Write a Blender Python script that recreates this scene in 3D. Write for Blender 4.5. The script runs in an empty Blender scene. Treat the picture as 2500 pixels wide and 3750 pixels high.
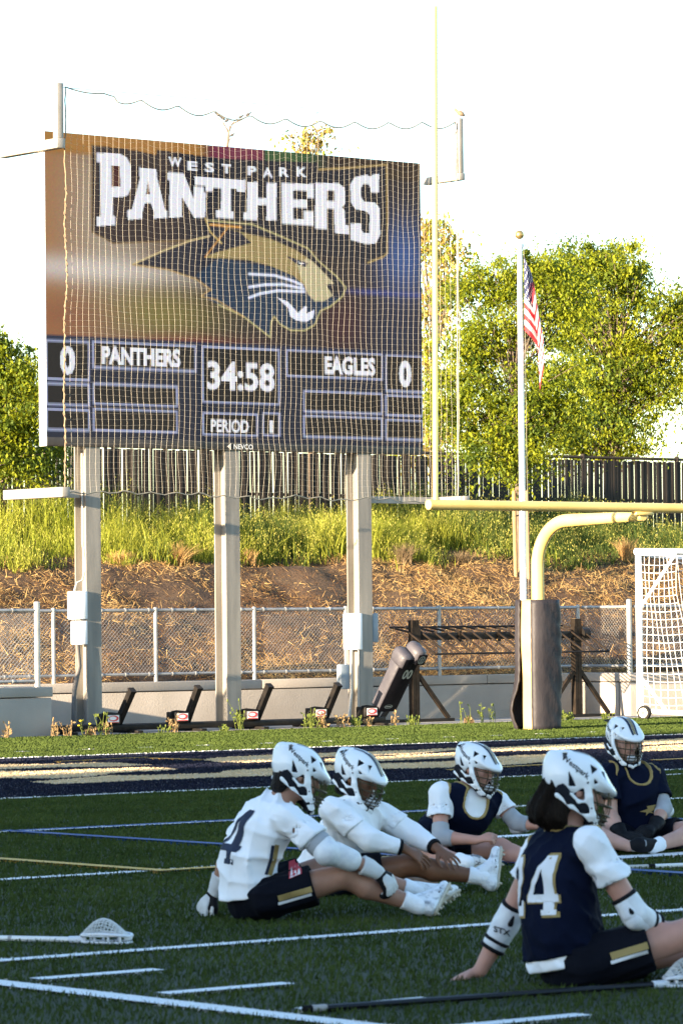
import bpy, bmesh, math, random
import numpy as np
from mathutils import Vector, Matrix
from mathutils.bvhtree import BVHTree
random.seed(7); RNG = np.random.default_rng(7)
scene = bpy.context.scene
COL = scene.collection
# ------------------------------------------------------------------ camera
# world X runs along the yard lines, world Y towards the scoreboard end, Z up; metres
FPX, IW, IH = 14330.0, 2500.0, 3750.0        # focal length in photo pixels
CAM_H = 1.52
PHI, PITCH, ROLL = math.radians(51.0), math.radians(1.61), 0.0096
_h = Vector((math.cos(PHI), math.sin(PHI), 0)); _r0 = Vector((math.sin(PHI), -math.cos(PHI), 0)); _z = Vector((0, 0, 1))
_F = _h*math.cos(PITCH)+_z*math.sin(PITCH); _u0 = -_h*math.sin(PITCH)+_z*math.cos(PITCH)
_R = _r0*math.cos(ROLL)-_u0*math.sin(ROLL); _U = _r0*math.sin(ROLL)+_u0*math.cos(ROLL)
CAM = Vector((0, 0, CAM_H))
cd = bpy.data.cameras.new('camera'); cam = bpy.data.objects.new('camera', cd); COL.objects.link(cam)
m4 = Matrix((_R, _U, -_F)).transposed().to_4x4(); m4.translation = CAM
cam.matrix_world = m4
cd.sensor_fit = 'HORIZONTAL'; cd.sensor_width = 24.0; cd.lens = 24.0*FPX/IW
cd.clip_start = 0.5; cd.clip_end = 6000
cd.dof.use_dof = True; cd.dof.focus_distance = 56.0; cd.dof.aperture_fstop = 12.0
scene.camera = cam
scene.render.resolution_x = 682; scene.render.resolution_y = 1024
# ------------------------------------------------------------------ light
SUN_EL, SUN_AZ = math.radians(8.5), math.radians(8.0)
SUN_DIR = Vector((-math.cos(SUN_AZ)*math.cos(SUN_EL), -math.sin(SUN_AZ)*math.cos(SUN_EL), math.sin(SUN_EL)))
w = bpy.data.worlds.new('World'); scene.world = w; w.use_nodes = True
nt = w.node_tree; sky = nt.nodes.new('ShaderNodeTexSky'); sky.sky_type = 'NISHITA'; sky.sun_disc = False
sky.sun_elevation = SUN_EL; sky.sun_rotation = math.atan2(SUN_DIR.x, SUN_DIR.y)
sky.air_density = 1.0; sky.dust_density = 0.4; sky.ozone_density = 2.0
nt.nodes['Background'].inputs[1].default_value = 0.118
nt.links.new(sky.outputs[0], nt.nodes['Background'].inputs[0])
sl = bpy.data.lights.new('sun', 'SUN'); sl.energy = 5.0; sl.angle = math.radians(0.55); sl.color = (1.0, 0.80, 0.55)
so = bpy.data.objects.new('sun', sl); COL.objects.link(so); so.rotation_euler = SUN_DIR.to_track_quat('Z', 'Y').to_euler(); so.location = (-40, 0, 30)
vs = scene.view_settings; vs.view_transform = 'Standard'; vs.look = 'None'; vs.gamma = 1; vs.use_curve_mapping = False
EXPO = 2.4; vs.exposure = EXPO
# ------------------------------------------------------------------ photo pixel -> world helpers
def ray(px, py): return _F+_R*((px-IW/2)/FPX)+_U*((IH/2-py)/FPX)
def onv(px, py, v): d = ray(px, py); return CAM+d*(v/d.y)            # on the vertical plane Y = v
def ong(px, py, z=0.0): d = ray(px, py); return CAM+d*((z-CAM_H)/d.z)  # on the horizontal plane Z = z
def atd(px, py, dep): d = ray(px, py); return CAM+d*(dep/d.dot(_h))   # at a distance along the view
def xv(px, v): return onv(px, 2270, v).x
# ------------------------------------------------------------------ object helpers
def link(o): COL.objects.link(o); return o
def worldloc(o):
    p = Vector(o.location)
    while o.parent: o = o.parent; p += o.location
    return p
def tag(o, label=None, cat=None, group=None, kind=None):
    if label: o['label'] = label
    if cat: o['category'] = cat
    if group: o['group'] = group
    if kind: o['kind'] = kind
    return o
def thing(name, loc, label, cat, group=None):
    o = link(bpy.data.objects.new(name, None)); o.location = loc; o.empty_display_size = .2
    return tag(o, label, cat, group)
def new_obj(name, me, parent=None, loc=None):
    o = link(bpy.data.objects.new(name, me))
    if loc is not None: o.location = loc
    if parent: o.parent = parent
    return o
def np_mesh(name, V, F, mats, mi=None, smooth=False):
    """V (n,3) float, F (m,k) int array or list of such arrays"""
    Fs = F if isinstance(F, list) else [F]
    me = bpy.data.meshes.new(name); V = np.asarray(V, np.float32)
    me.vertices.add(len(V)); me.vertices.foreach_set('co', V.ravel())
    tot = np.concatenate([np.full(len(f), f.shape[1], np.int32) for f in Fs]); idx = np.concatenate([f.ravel() for f in Fs]).astype(np.int32)
    me.loops.add(len(idx)); me.loops.foreach_set('vertex_index', idx)
    me.polygons.add(len(tot)); st = np.zeros(len(tot), np.int32); st[1:] = np.cumsum(tot)[:-1]
    me.polygons.foreach_set('loop_start', st); me.polygons.foreach_set('loop_total', tot)
    for m in (mats if isinstance(mats, (list, tuple)) else [mats]): me.materials.append(m)
    if mi is not None: me.polygons.foreach_set('material_index', np.asarray(mi, np.int32))
    if smooth: me.polygons.foreach_set('use_smooth', np.ones(len(tot), bool))
    me.update(calc_edges=True); me.validate(); return me
def frame_of(d):
    d = Vector(d).normalized(); a = Vector((0, 0, 1)) if abs(d.z) < .95 else Vector((1, 0, 0))
    s = d.cross(a).normalized(); return s, s.cross(d).normalized()
class MB:
    def __init__(s): s.v = []; s.f = []; s.mi = []; s.sm = []
    def add(s, vs, fs, m=0, sm=False):
        b = len(s.v); s.v += [tuple(p) for p in vs]
        for f in fs: s.f.append([b+i for i in f]); s.mi.append(m); s.sm.append(sm)
    def box(s, lo, hi, m=0):
        (a, b, c), (d, e, f) = lo, hi
        s.add([(a, b, c), (d, b, c), (d, e, c), (a, e, c), (a, b, f), (d, b, f), (d, e, f), (a, e, f)],
              [(0, 3, 2, 1), (4, 5, 6, 7), (0, 1, 5, 4), (1, 2, 6, 5), (2, 3, 7, 6), (3, 0, 4, 7)], m); return s
    def bev(s, lo, hi, r, m=0):
        """box with chamfered edges"""
        lo, hi = Vector(lo), Vector(hi); V = []; 
        bm = bmesh.new(); bmesh.ops.create_cube(bm, size=1); c = (lo+hi)/2; d = hi-lo
        for q in bm.verts: q.co = Vector((q.co.x*d.x, q.co.y*d.y, q.co.z*d.z))+c
        bmesh.ops.bevel(bm, geom=bm.edges[:], offset=r, segments=2, affect='EDGES', profile=.5)
        bm.verts.index_update(); s.add([q.co for q in bm.verts], [[q.index for q in f.verts] for f in bm.faces], m, True); bm.free(); return s
    def beam(s, a, b, w, h, up=None, m=0):
        a, b = Vector(a), Vector(b); d = (b-a).normalized()
        if up is None: sd, u = frame_of(d)
        else: sd = d.cross(Vector(up)).normalized(); u = sd.cross(d)
        o = [sd*x*w/2+u*y*h/2 for x, y in ((-1, -1), (1, -1), (1, 1), (-1, 1))]
        s.add([a+q for q in o]+[b+q for q in o], [(3, 2, 1, 0), (4, 5, 6, 7), (0, 1, 5, 4), (1, 2, 6, 5), (2, 3, 7, 6), (3, 0, 4, 7)], m); return s
    def tube(s, pts, r, n=8, m=0, cap=True, sm=True):
        pts = [Vector(p) for p in pts]; k = len(pts); rs = r if isinstance(r, (list, tuple)) else [r]*k
        V = []; nrm = None
        for i, p in enumerate(pts):
            d = (pts[min(i+1, k-1)]-pts[max(i-1, 0)]).normalized()
            if nrm is None: nrm = frame_of(d)[0]
            else: nrm = (nrm-d*nrm.dot(d)).normalized()
            bn = d.cross(nrm)
            V += [p+(nrm*math.cos(t)+bn*math.sin(t))*rs[i] for t in [2*math.pi*j/n for j in range(n)]]
        Fq = [(i*n+j, i*n+(j+1) % n, (i+1)*n+(j+1) % n, (i+1)*n+j) for i in range(k-1) for j in range(n)]
        s.add(V, Fq, m, sm)
        if cap: s.add(V[:n], [tuple(range(n))[::-1]], m); s.add(V[-n:], [tuple(range(n))], m)
        return s
    def ball(s, c, r, n=10, m=0, sc=(1, 1, 1)):
        c = Vector(c); V = [c+Vector((0, 0, -r*sc[2]))]; k = n//2
        for i in range(1, k):
            a = -math.pi/2+math.pi*i/k
            V += [c+Vector((math.cos(a)*math.cos(2*math.pi*j/n)*r*sc[0], math.cos(a)*math.sin(2*math.pi*j/n)*r*sc[1], math.sin(a)*r*sc[2])) for j in range(n)]
        V.append(c+Vector((0, 0, r*sc[2]))); L = len(V)-1; Fq = []
        for j in range(n):
            Fq.append((0, 1+(j+1) % n, 1+j)); Fq.append((L, L-n+j, L-n+(j+1) % n))
            for i in range(k-2): Fq.append((1+i*n+j, 1+i*n+(j+1) % n, 1+(i+1)*n+(j+1) % n, 1+(i+1)*n+j))
        s.add(V, Fq, m, True); return s
    def prism(s, poly, a, b, axis='y', m=0):
        """extrude a 2D polygon along an axis between a and b"""
        def P(x, y, t): return {'y': (x, t, y), 'x': (t, x, y), 'z': (x, y, t)}[axis]
        n = len(poly); V = [P(x, y, a) for x, y in poly]+[P(x, y, b) for x, y in poly]
        s.add(V, [tuple(range(n)), tuple(range(2*n-1, n-1, -1))]+[(i, n+i, n+(i+1) % n, (i+1) % n) for i in range(n)], m); return s
    def build(s, name, mats, parent=None, org=None):
        base = worldloc(parent) if parent else Vector(org or (0, 0, 0))
        me = bpy.data.meshes.new(name); me.from_pydata([(x-base.x, y-base.y, z-base.z) for x, y, z in s.v], [], s.f)
        for m in (mats if isinstance(mats, (list, tuple)) else [mats]): me.materials.append(m)
        me.polygons.foreach_set('material_index', s.mi); me.polygons.foreach_set('use_smooth', s.sm); me.update()
        bm = bmesh.new(); bm.from_mesh(me); bmesh.ops.recalc_face_normals(bm, faces=bm.faces[:]); bm.to_mesh(me); bm.free()
        return new_obj(name, me, parent, None if parent else base)
# ------------------------------------------------------------------ materials
MATS = {}
def mat(name, col, rough=.6, metal=0.0, col2=None, scale=4.0, detail=4, mix=(.35, .65), bump=0.0, bscale=60.0, stretch=(1, 1, 1), emit=None, spec=.5, sss=0.0, trans=0.0):
    m = bpy.data.materials.new(name); m.use_nodes = True; t = m.node_tree; N, L = t.nodes, t.links; p = N['Principled BSDF']
    p.inputs['Base Color'].default_value = (*col, 1); p.inputs['Roughness'].default_value = rough; p.inputs['Metallic'].default_value = metal
    p.inputs['Specular IOR Level'].default_value = spec
    if sss: p.inputs['Subsurface Weight'].default_value = sss; p.inputs['Subsurface Radius'].default_value = (.02, .008, .004)
    co = N.new('ShaderNodeTexCoord'); mp = N.new('ShaderNodeMapping'); mp.inputs['Scale'].default_value = stretch; L.new(co.outputs['Object'], mp.inputs[0])
    if col2 is not None:
        n = N.new('ShaderNodeTexNoise'); n.inputs['Scale'].default_value = scale; n.inputs['Detail'].default_value = detail; L.new(mp.outputs[0], n.inputs['Vector'])
        r = N.new('ShaderNodeValToRGB'); r.color_ramp.elements[0].position = mix[0]; r.color_ramp.elements[1].position = mix[1]
        r.color_ramp.elements[0].color = (*col, 1); r.color_ramp.elements[1].color = (*col2, 1)
        L.new(n.outputs[0], r.inputs[0]); L.new(r.outputs[0], p.inputs['Base Color'])
    if bump:
        n = N.new('ShaderNodeTexNoise'); n.inputs['Scale'].default_value = bscale; n.inputs['Detail'].default_value = 5; L.new(mp.outputs[0], n.inputs['Vector'])
        b = N.new('ShaderNodeBump'); b.inputs['Strength'].default_value = bump; b.inputs['Distance'].default_value = .02; L.new(n.outputs[0], b.inputs['Height']); L.new(b.outputs[0], p.inputs['Normal'])
    if emit: p.inputs['Emission Color'].default_value = (*emit[:3], 1); p.inputs['Emission Strength'].default_value = emit[3]
    if trans:
        o = N['Material Output']; tr = N.new('ShaderNodeBsdfTranslucent'); mx = N.new('ShaderNodeMixShader'); mx.inputs[0].default_value = trans
        if col2 is not None: L.new(r.outputs[0], tr.inputs[0])
        else: tr.inputs[0].default_value = (*col, 1)
        L.new(p.outputs[0], mx.inputs[1]); L.new(tr.outputs[0], mx.inputs[2]); L.new(mx.outputs[0], o.inputs[0])
    MATS[name] = m; return m
G = lambda x: (x, x, x)
mat('galv', G(.42), .45, .55, G(.30), 6, bump=.1)
mat('steel_post', (.30, .275, .24), .6, .15, (.20, .185, .165), 2.2, stretch=(3, 3, .35), bump=.15)
mat('white_panel', G(.82), .4, 0, G(.74), 3)
mat('black_metal', (.010, .009, .009), .42, .1, (.020, .017, .015), 9, bump=.1, spec=.15)
mat('brown_metal', (.014, .010, .007), .55, .1, (.028, .020, .014), 8, bump=.1, spec=.15)
mat('cabinet_black', (.018, .017, .017), .55, 0, (.028, .026, .026), 5)
mat('concrete', (.31, .275, .24), .9, 0, (.40, .355, .315), 1.4, 8, (.3, .7), bump=.25, bscale=45)
mat('yellow_paint', (.80, .585, .20), .38, 0, (.74, .52, .155), 2.0, bump=.04, bscale=200)
mat('net_cord', (.66, .60, .50), .8)
mat('bracket_steel', (.36, .33, .29), .6, .1, (.28, .26, .23), 4)
mat('rope_tan', (.30, .22, .14), .9, 0, (.22, .16, .10), 20)
mat('net_rope', (.30, .27, .22), .9, 0, (.12, .14, .13), 3)
mat('net_white', G(.85), .8)
mat('pole_paint', (.55, .60, .66), .38, .25, (.47, .52, .58), 5)
mat('gold_ball', (.45, .34, .14), .35, .8)
mat('box_white', (.80, .82, .84), .45, 0, (.70, .72, .74), 6)
mat('box_grey', (.25, .30, .35), .5, .1, (.21, .25, .29), 6)
mat('conduit', (.42, .40, .37), .5, .3)
mat('dark_hose', (.10, .09, .085), .6)
mat('letter_white', G(.8), .5)
mat('wood', (.36, .22, .11), .85, 0, (.26, .15, .07), 9, stretch=(4, 4, .5), bump=.2)
mat('bark', (.10, .075, .055), .9, 0, (.17, .13, .095), 14, stretch=(3, 3, .6), bump=.5)
mat('rubber', G(.01), .7, spec=.15)
mat('rim', (.7, .66, .58), .5)
mat('white_tube', G(.85), .35, 0, G(.78), 5)
mat('pad_grey', (.024, .021, .025), .55, 0, (.040, .036, .041), 3, bump=.45, bscale=14, stretch=(1, 1, .45), spec=.25)
mat('pad_cream', (.62, .43, .17), .6, 0, (.55, .37, .14), 3)
mat('dummy_grey', (.050, .048, .060), .5, 0, (.070, .066, .080), 4, bump=.3, bscale=18)
mat('dummy_black', (.004, .004, .007), .6, 0, (.008, .008, .012), 5, bump=.25, bscale=20, spec=.1)
mat('print_grey', (.30, .34, .33), .6)
mat('decal_red', (.62, .05, .05), .45)
mat('slat', (.012, .008, .006), .8, 0, (.022, .015, .010), 5, stretch=(6, 6, .8), bump=.1)
mat('slat_dark', (.03, .022, .016), .7)
# ================================================================== ground, field, hill
V_END, V_GOAL, V5, V10, V15 = 36.9, 28.35, 23.8, 19.36, 14.7
U_SIDE = 9.29
V_L, V_B, V_R = 43.6, 45.7, 44.6            # front faces of the retaining wall: left, recess, right
U_L = xv(187, V_L); U_R = xv(2130, V_B)
mat('turf_sheet', (.012, .021, .009), .95, 0, (.018, .029, .012), 3, 6)
mat('fibre_green', (.034, .054, .013), .6, 0, (.058, .082, .019), .9, 4, (.3, .7), spec=.05)
mat('fibre_white', (.70, .71, .72), .6, spec=.2)
mat('fibre_navy', (.004, .006, .020), .65, 0, (.007, .009, .024), 2, spec=.15)
mat('fibre_gold', (.56, .43, .27), .6, 0, (.48, .37, .23), 2, spec=.2)
mat('fibre_blue', (.010, .055, .20), .6, spec=.2)
mat('fibre_yellow', (.55, .33, .06), .6, spec=.2)
mat('terrain_soil', (.16, .12, .07), .95, 0, (.10, .10, .05), .05)
def sheet(name, quad_polys, z, m, parent=None, kind=None):
    b = MB()
    for pl in quad_polys: b.add([(x, y, z) for x, y in pl], [tuple(range(len(pl)))])
    o = b.build(name, MATS[m], parent)
    if kind: o['kind'] = kind
    return o
tag(sheet('terrain', [[(-2500, -2500), (2500, -2500), (2500, 2500), (-2500, 2500)]], -.06, 'terrain_soil'), kind='structure')
turf = tag(sheet('turf_field', [[(-90, -70), (140, -70), (140, V_L-.02), (-90, V_L-.02)]], 0, 'turf_sheet'), kind='structure')
tag(sheet('concrete_pad', [[(U_L+.02, V_L-.02), (U_R+.3, V_L-.02), (U_R+.3, V_B+.05), (U_L+.02, V_B+.05)]], .012, 'concrete'), kind='structure')
# painted markings: (material, polygon in field metres)
def rect(u0, u1, v0, v1): return [(u0, v0), (u1, v0), (u1, v1), (u0, v1)]
LW = .105
lines = {'yard_line': [], 'hash_mark': [], 'end_line': [], 'goal_line': [], 'sideline': []}
lines['end_line'].append(rect(-10, 80, V_END-LW/2, V_END+LW/2)); lines['goal_line'].append(rect(U_SIDE, 80, V_GOAL-.06, V_GOAL+.06))
for v in (V5, V10, V15, V15-4.57): lines['yard_line'].append(rect(U_SIDE, 70, v-LW/2, v+LW/2))
lines['sideline'].append(rect(U_SIDE-.07, U_SIDE+.07, 2, 45))
for v in [V_GOAL-.91*q for q in range(1, 15)]+[V15-.91*q for q in range(1, 9)]:
    if all(abs(v-q) > .25 for q in (V5, V10, V15)):
        lines['hash_mark'].append(rect(9.47, 10.12, v-.05, v+.05)); lines['hash_mark'].append(rect(25.9, 26.5, v-.05, v+.05))
a1 = ong(1795, 3075); a2 = ong(1985, 3067); lines['hash_mark'].append(rect(a1.x, a2.x+.4, a1.y-.1, a1.y+.1))
a1 = ong(2240, 3151); a2 = ong(2500, 3134); lines['hash_mark'].append(rect(a1.x-.4, a2.x+1.5, a1.y-.11, a1.y+.11))
for x0, x1, y in ((10, 89, 2757), (252, 329, 2749), (482, 556, 2742), (707, 778, 2735), (930, 998, 2727), (1147, 1217, 2719), (1360, 1427, 2710.5), (1568, 1638, 2703.5), (1774, 1832, 2698), (1970, 2030, 2693), (2157, 2215, 2687), (2358, 2416, 2682)):
    a1 = ong(x0, y); a2 = ong(x1, y-1); lines['hash_mark'].append(rect(a1.x, a2.x, 38.55, 38.64))
gold_px = [
 [(-60, 2806), (0, 2804), (204, 2802), (357, 2797), (440, 2799), (560, 2806), (400, 2812), (204, 2815), (0, 2823), (-60, 2826)],
 [(-60, 2828), (0, 2827), (102, 2829), (204, 2826), (306, 2822), (400, 2819), (500, 2815), (600, 2817), (658, 2822), (580, 2828), (500, 2830), (400, 2838), (380, 2843), (300, 2850), (204, 2855), (100, 2856), (0, 2854), (-60, 2856)],
 [(105, 2868), (204, 2861), (300, 2853), (400, 2845), (500, 2845), (650, 2840), (800, 2836), (818, 2828), (900, 2823), (1000, 2818), (1180, 2810), (1190, 2836), (1000, 2845), (900, 2849), (700, 2856), (500, 2863), (350, 2871), (204, 2876)],
 [(738, 2788), (800, 2778), (900, 2773), (1000, 2769), (1170, 2763), (1500, 2752), (1660, 2744), (1690, 2748), (1500, 2768), (1170, 2777), (1000, 2794), (900, 2798), (800, 2795)],
 [(1190, 2784), (1400, 2775), (1660, 2760), (1700, 2764), (1660, 2780), (1400, 2792), (1190, 2799)],
 [(1190, 2808), (1400, 2801), (1660, 2792), (1800, 2777), (1900, 2771), (2050, 2764), (2120, 2770), (2050, 2790), (1900, 2803), (1800, 2811), (1660, 2816), (1400, 2820), (1190, 2828)],
 [(1760, 2744), (2000, 2732), (2200, 2725), (2360, 2716), (2560, 2704), (2560, 2722), (2300, 2736), (2220, 2744), (2000, 2752), (1800, 2757)],
 [(2250, 2750), (2360, 2738), (2560, 2728), (2560, 2748), (2360, 2757), (2250, 2761)]]
gold_polys = [[(ong(x, y).x, ong(x, y).y) for x, y in pl] for pl in gold_px]
def thin(pa, pb, wd):
    a, b = ong(*pa), ong(*pb); d = (b-a).normalized(); n = Vector((-d.y, d.x, 0))*wd/2
    return [tuple((a-n)[:2]), tuple((b-n)[:2]), tuple((b+n)[:2]), tuple((a+n)[:2])]
yellow_polys = [rect(14.10, 14.21, V10-.05, V_GOAL), rect(14.1, 16.4, V10-.16, V10-.05), thin((548, 2783), (738, 2788), .09), thin((1640, 2826), (2060, 2803), .1), thin((2390, 2790), (2560, 2782), .12), thin((200, 2796), (540, 2779), .05)]
blue_polys = [rect(16.02, 16.14, 8, V5), rect(20.35, 20.47, 12, V5-1.4), rect(16.1, 20.4, V5-.17, V5-.05)]
sheet('end_zone_paint', [rect(-10, 80, V_GOAL+.06, V_END-LW/2)], .004, 'fibre_navy', turf)
sheet('end_zone_lettering', gold_polys, .008, 'fibre_gold', turf)
for nm, polys in lines.items(): sheet(nm, polys, .012 if nm != 'hash_mark' else .016, 'fibre_white', turf)
sheet('yellow_line', yellow_polys, .020, 'fibre_yellow', turf); sheet('blue_line', blue_polys, .024, 'fibre_blue', turf)
def inpoly(px, py, poly):
    r = np.zeros(len(px), bool); n = len(poly)
    for i in range(n):
        x0, y0 = poly[i]; x1, y1 = poly[(i+1) % n]
        c = ((y0 > py) != (y1 > py))
        if y0 != y1: r ^= c & (px < (x1-x0)*(py-y0)/(y1-y0)+x0)
    return r
# turf fibres, in the wedge of field the camera can see and a step to each side
def make_fibres():
    n = 760000
    dep = np.sqrt(RNG.uniform(12.5**2, 62**2, n)); lat = RNG.uniform(-.112, .112, n)*dep
    keep = RNG.random(n) < np.clip(38/dep, .45, 1); dep, lat = dep[keep], lat[keep]
    u = lat*_r0.x+dep*_h.x; v = lat*_r0.y+dep*_h.y
    k = (v < V_L-.05); u, v, dep = u[k], v[k], dep[k]; n = len(u)
    mi = np.zeros(n, np.int32)
    jit = RNG.normal(0, .005, n); vv = v+jit; uu = u+RNG.normal(0, .005, n)
    mi[(vv > V_GOAL) & (vv < V_END)] = 2
    for pl in gold_polys: mi[inpoly(uu, vv, pl)] = 3
    for pl in yellow_polys: mi[inpoly(uu, vv, pl)] = 5
    for pl in blue_polys: mi[inpoly(uu, vv, pl)] = 4
    for ps in lines.values():
        for pl in ps: mi[inpoly(uu, vv, pl)] = 1
    hgt = RNG.uniform(.010, .024, n)*np.where(mi == 0, 1.15, .9); a = RNG.uniform(0, 2*math.pi, n)
    wd = RNG.uniform(.0022, .0048, n)*np.clip(dep/17, .9, 3.4)
    lx = RNG.normal(0, .008, n); ly = RNG.normal(0, .008, n)-.002
    ca, sa = np.cos(a)*wd, np.sin(a)*wd; z0 = np.zeros(n)
    V = np.stack([np.stack([u-ca, v-sa, z0], 1), np.stack([u+ca, v+sa, z0], 1), np.stack([u+ca*.4+lx, v+sa*.4+ly, hgt], 1), np.stack([u-ca*.4+lx, v-sa*.4+ly, hgt], 1)], 1).reshape(-1, 3)
    F = np.arange(n*4).reshape(-1, 4)
    me = np_mesh('turf_fibre', V, F, [MATS[q] for q in ('fibre_green', 'fibre_white', 'fibre_navy', 'fibre_gold', 'fibre_blue', 'fibre_yellow')], mi)
    o = new_obj('turf_fibre', me, turf); o['kind'] = 'stuff'
make_fibres()
# hill ------------------------------------------------------------------
def vnoise(x, y, s):
    x, y = np.asarray(x)*s, np.asarray(y)*s
    def hsh(i, j): q = np.sin(i*127.1+j*311.7)*43758.5453; return q-np.floor(q)
    xi, yi = np.floor(x), np.floor(y); fx, fy = x-xi, y-yi; fx = fx*fx*(3-2*fx); fy = fy*fy*(3-2*fy)
    return (hsh(xi, yi)*(1-fx)+hsh(xi+1, yi)*fx)*(1-fy)+(hsh(xi, yi+1)*(1-fx)+hsh(xi+1, yi+1)*fx)*fy
H_TOP = 2.85
def hz(u, v):
    v = np.asarray(v, float); u = np.asarray(u, float)
    z = np.interp(v, [V_B, 46.0, 50.3, 51.2, 54.0, 58], [.60, .62, 2.48, 2.62, H_TOP, H_TOP])
    a = np.clip((v-46)/1.0, 0, 1)*np.clip((57-v)/2, 0, 1)
    return z+a*((vnoise(u, v, .5)-.5)*.28+(vnoise(u+9, v, 1.7)-.5)*.14+(vnoise(u, v+5, 5.0)-.5)*.07)
def onhill(px, py):
    d = ray(px, py); t = 58.0
    while t < 110:
        p = CAM+d*t
        if p.y > V_B and p.z < float(hz(p.x, p.y)): return p
        t += .04
    return CAM+d*72
mat('mulch', (.045, .023, .012), .95, 0, (.115, .066, .032), 3.5, 10, (.35, .7), bump=.8, bscale=26)
us = np.concatenate([np.linspace(-120, 14, 14), np.arange(15, 80, .22), np.linspace(82, 220, 14)]); vs_ = np.concatenate([np.arange(V_B+.02, 57, .2), np.linspace(58, 400, 12)])
UU, VV = np.meshgrid(us, vs_, indexing='ij'); ZZ = hz(UU, VV); nu, nv = UU.shape
gi = np.arange(nu*nv).reshape(nu, nv)
Fh = np.stack([gi[:-1, :-1], gi[1:, :-1], gi[1:, 1:], gi[:-1, 1:]], -1).reshape(-1, 4)
hill = tag(new_obj('hillside', np_mesh('hillside', np.stack([UU, VV, ZZ], -1).reshape(-1, 3), Fh, MATS['mulch'], smooth=True)), kind='structure')
b = MB(); b.add([(-120, V_L+.1, .6), (U_L-.2, V_L+.1, .6), (U_L-.2, V_B+.1, .6), (-120, V_B+.1, .6)], [(0, 1, 2, 3)]); b.add([(U_R+.2, V_R+.1, .6), (220, V_R+.1, .6), (220, V_B+.1, .6), (U_R+.2, V_B+.1, .6)], [(0, 1, 2, 3)])
tag(b.build('terrace', MATS['mulch']), kind='structure')
# straw litter on the slope
mat('straw', (.42, .25, .09), .8, 0, (.58, .39, .165), 2.5, 3, (.3, .7), spec=.2)
mat('straw_brown', (.085, .042, .018), .9, 0, (.17, .092, .042), 3, spec=.1)
def make_straw():
    n = 520000
    u = RNG.uniform(26, 58, n); v = RNG.uniform(V_B+.15, 51.0, n)
    dens = vnoise(u, v, .55)*.6+vnoise(u+3, v, 1.6)*.4
    low = np.clip((48.4-v)/1.4, 0, 1)
    k = RNG.random(n) < np.clip((dens-.22)*2.0, .10, 1)*(.6+.4*low); u, v = u[k], v[k]; n = len(u)
    L = .022+.15*RNG.random(n)**2.6; a = RNG.uniform(0, 2*math.pi, n); el = RNG.normal(.15, .42, n); wd = RNG.uniform(.0015, .0048, n)
    dx, dy, dz = np.cos(a)*np.cos(el), np.sin(a)*np.cos(el), np.sin(np.abs(el)); z = hz(u, v)+.012
    sl = .43*dy; P0 = np.stack([u, v, z], 1); P1 = P0+np.stack([dx*L, dy*L, (dz+sl)*L], 1)
    s = np.stack([-np.sin(a), np.cos(a)*.6, RNG.normal(.4, .5, n)], 1); s /= np.linalg.norm(s, axis=1)[:, None]; s *= wd[:, None]
    V = np.stack([P0-s, P0+s, P1+s*.6, P1-s*.6], 1).reshape(-1, 3)
    o = new_obj('straw_litter', np_mesh('straw_litter', V, np.arange(n*4).reshape(-1, 4), [MATS['straw'], MATS['straw_brown']], (RNG.random(n) < np.clip(.62-.9*(vnoise(u+30, v, .8)-.5)-.15*np.clip((48.4-v)/1.4, 0, 1), .1, .9)).astype(int)))
    tag(o, 'dry straw and wood chips scattered over the brown slope behind the wall', 'straw', kind='stuff')
make_straw()
# tall wild oats above the slope
mat('oat_green', (.20, .24, .020), .65, 0, (.33, .34, .045), .8, 3, (.3, .7), spec=.2, trans=.35)
mat('oat_dark', (.045, .080, .018), .7, 0, (.10, .135, .03), .9, 3, spec=.15, trans=.3)
mat('oat_seed', (.42, .38, .09), .7, 0, (.33, .33, .07), 2, trans=.3, spec=.2)
def ribbon_field(u, v, z, h, wd, lean, seg=3):
    """curved grass blades: returns verts and quads"""
    n = len(u); a = RNG.uniform(0, 2*math.pi, n); b_ = RNG.uniform(0, 2*math.pi, n)
    s = np.stack([np.cos(b_), np.sin(b_), np.zeros(n)], 1)*wd[:, None]; rows = []
    for i in range(seg+1):
        t = i/seg; off = lean*h*(t**2.0)
        c = np.stack([u+np.cos(a)*off, v+np.sin(a)*off, z+h*(t-.22*lean*t*t)], 1)
        rows += [c-s*(1-.85*t), c+s*(1-.85*t)]
    V = np.stack(rows, 1).reshape(-1, 3); k = 2*(seg+1); base = np.arange(n)[:, None]*k
    F = np.concatenate([base+np.array([[2*i, 2*i+1, 2*i+3, 2*i+2]]) for i in range(seg)], 0)
    tips = np.stack([u+np.cos(a)*lean*h, v+np.sin(a)*lean*h, z+h*(1-.22*lean)], 1)
    return V, F, tips
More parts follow.
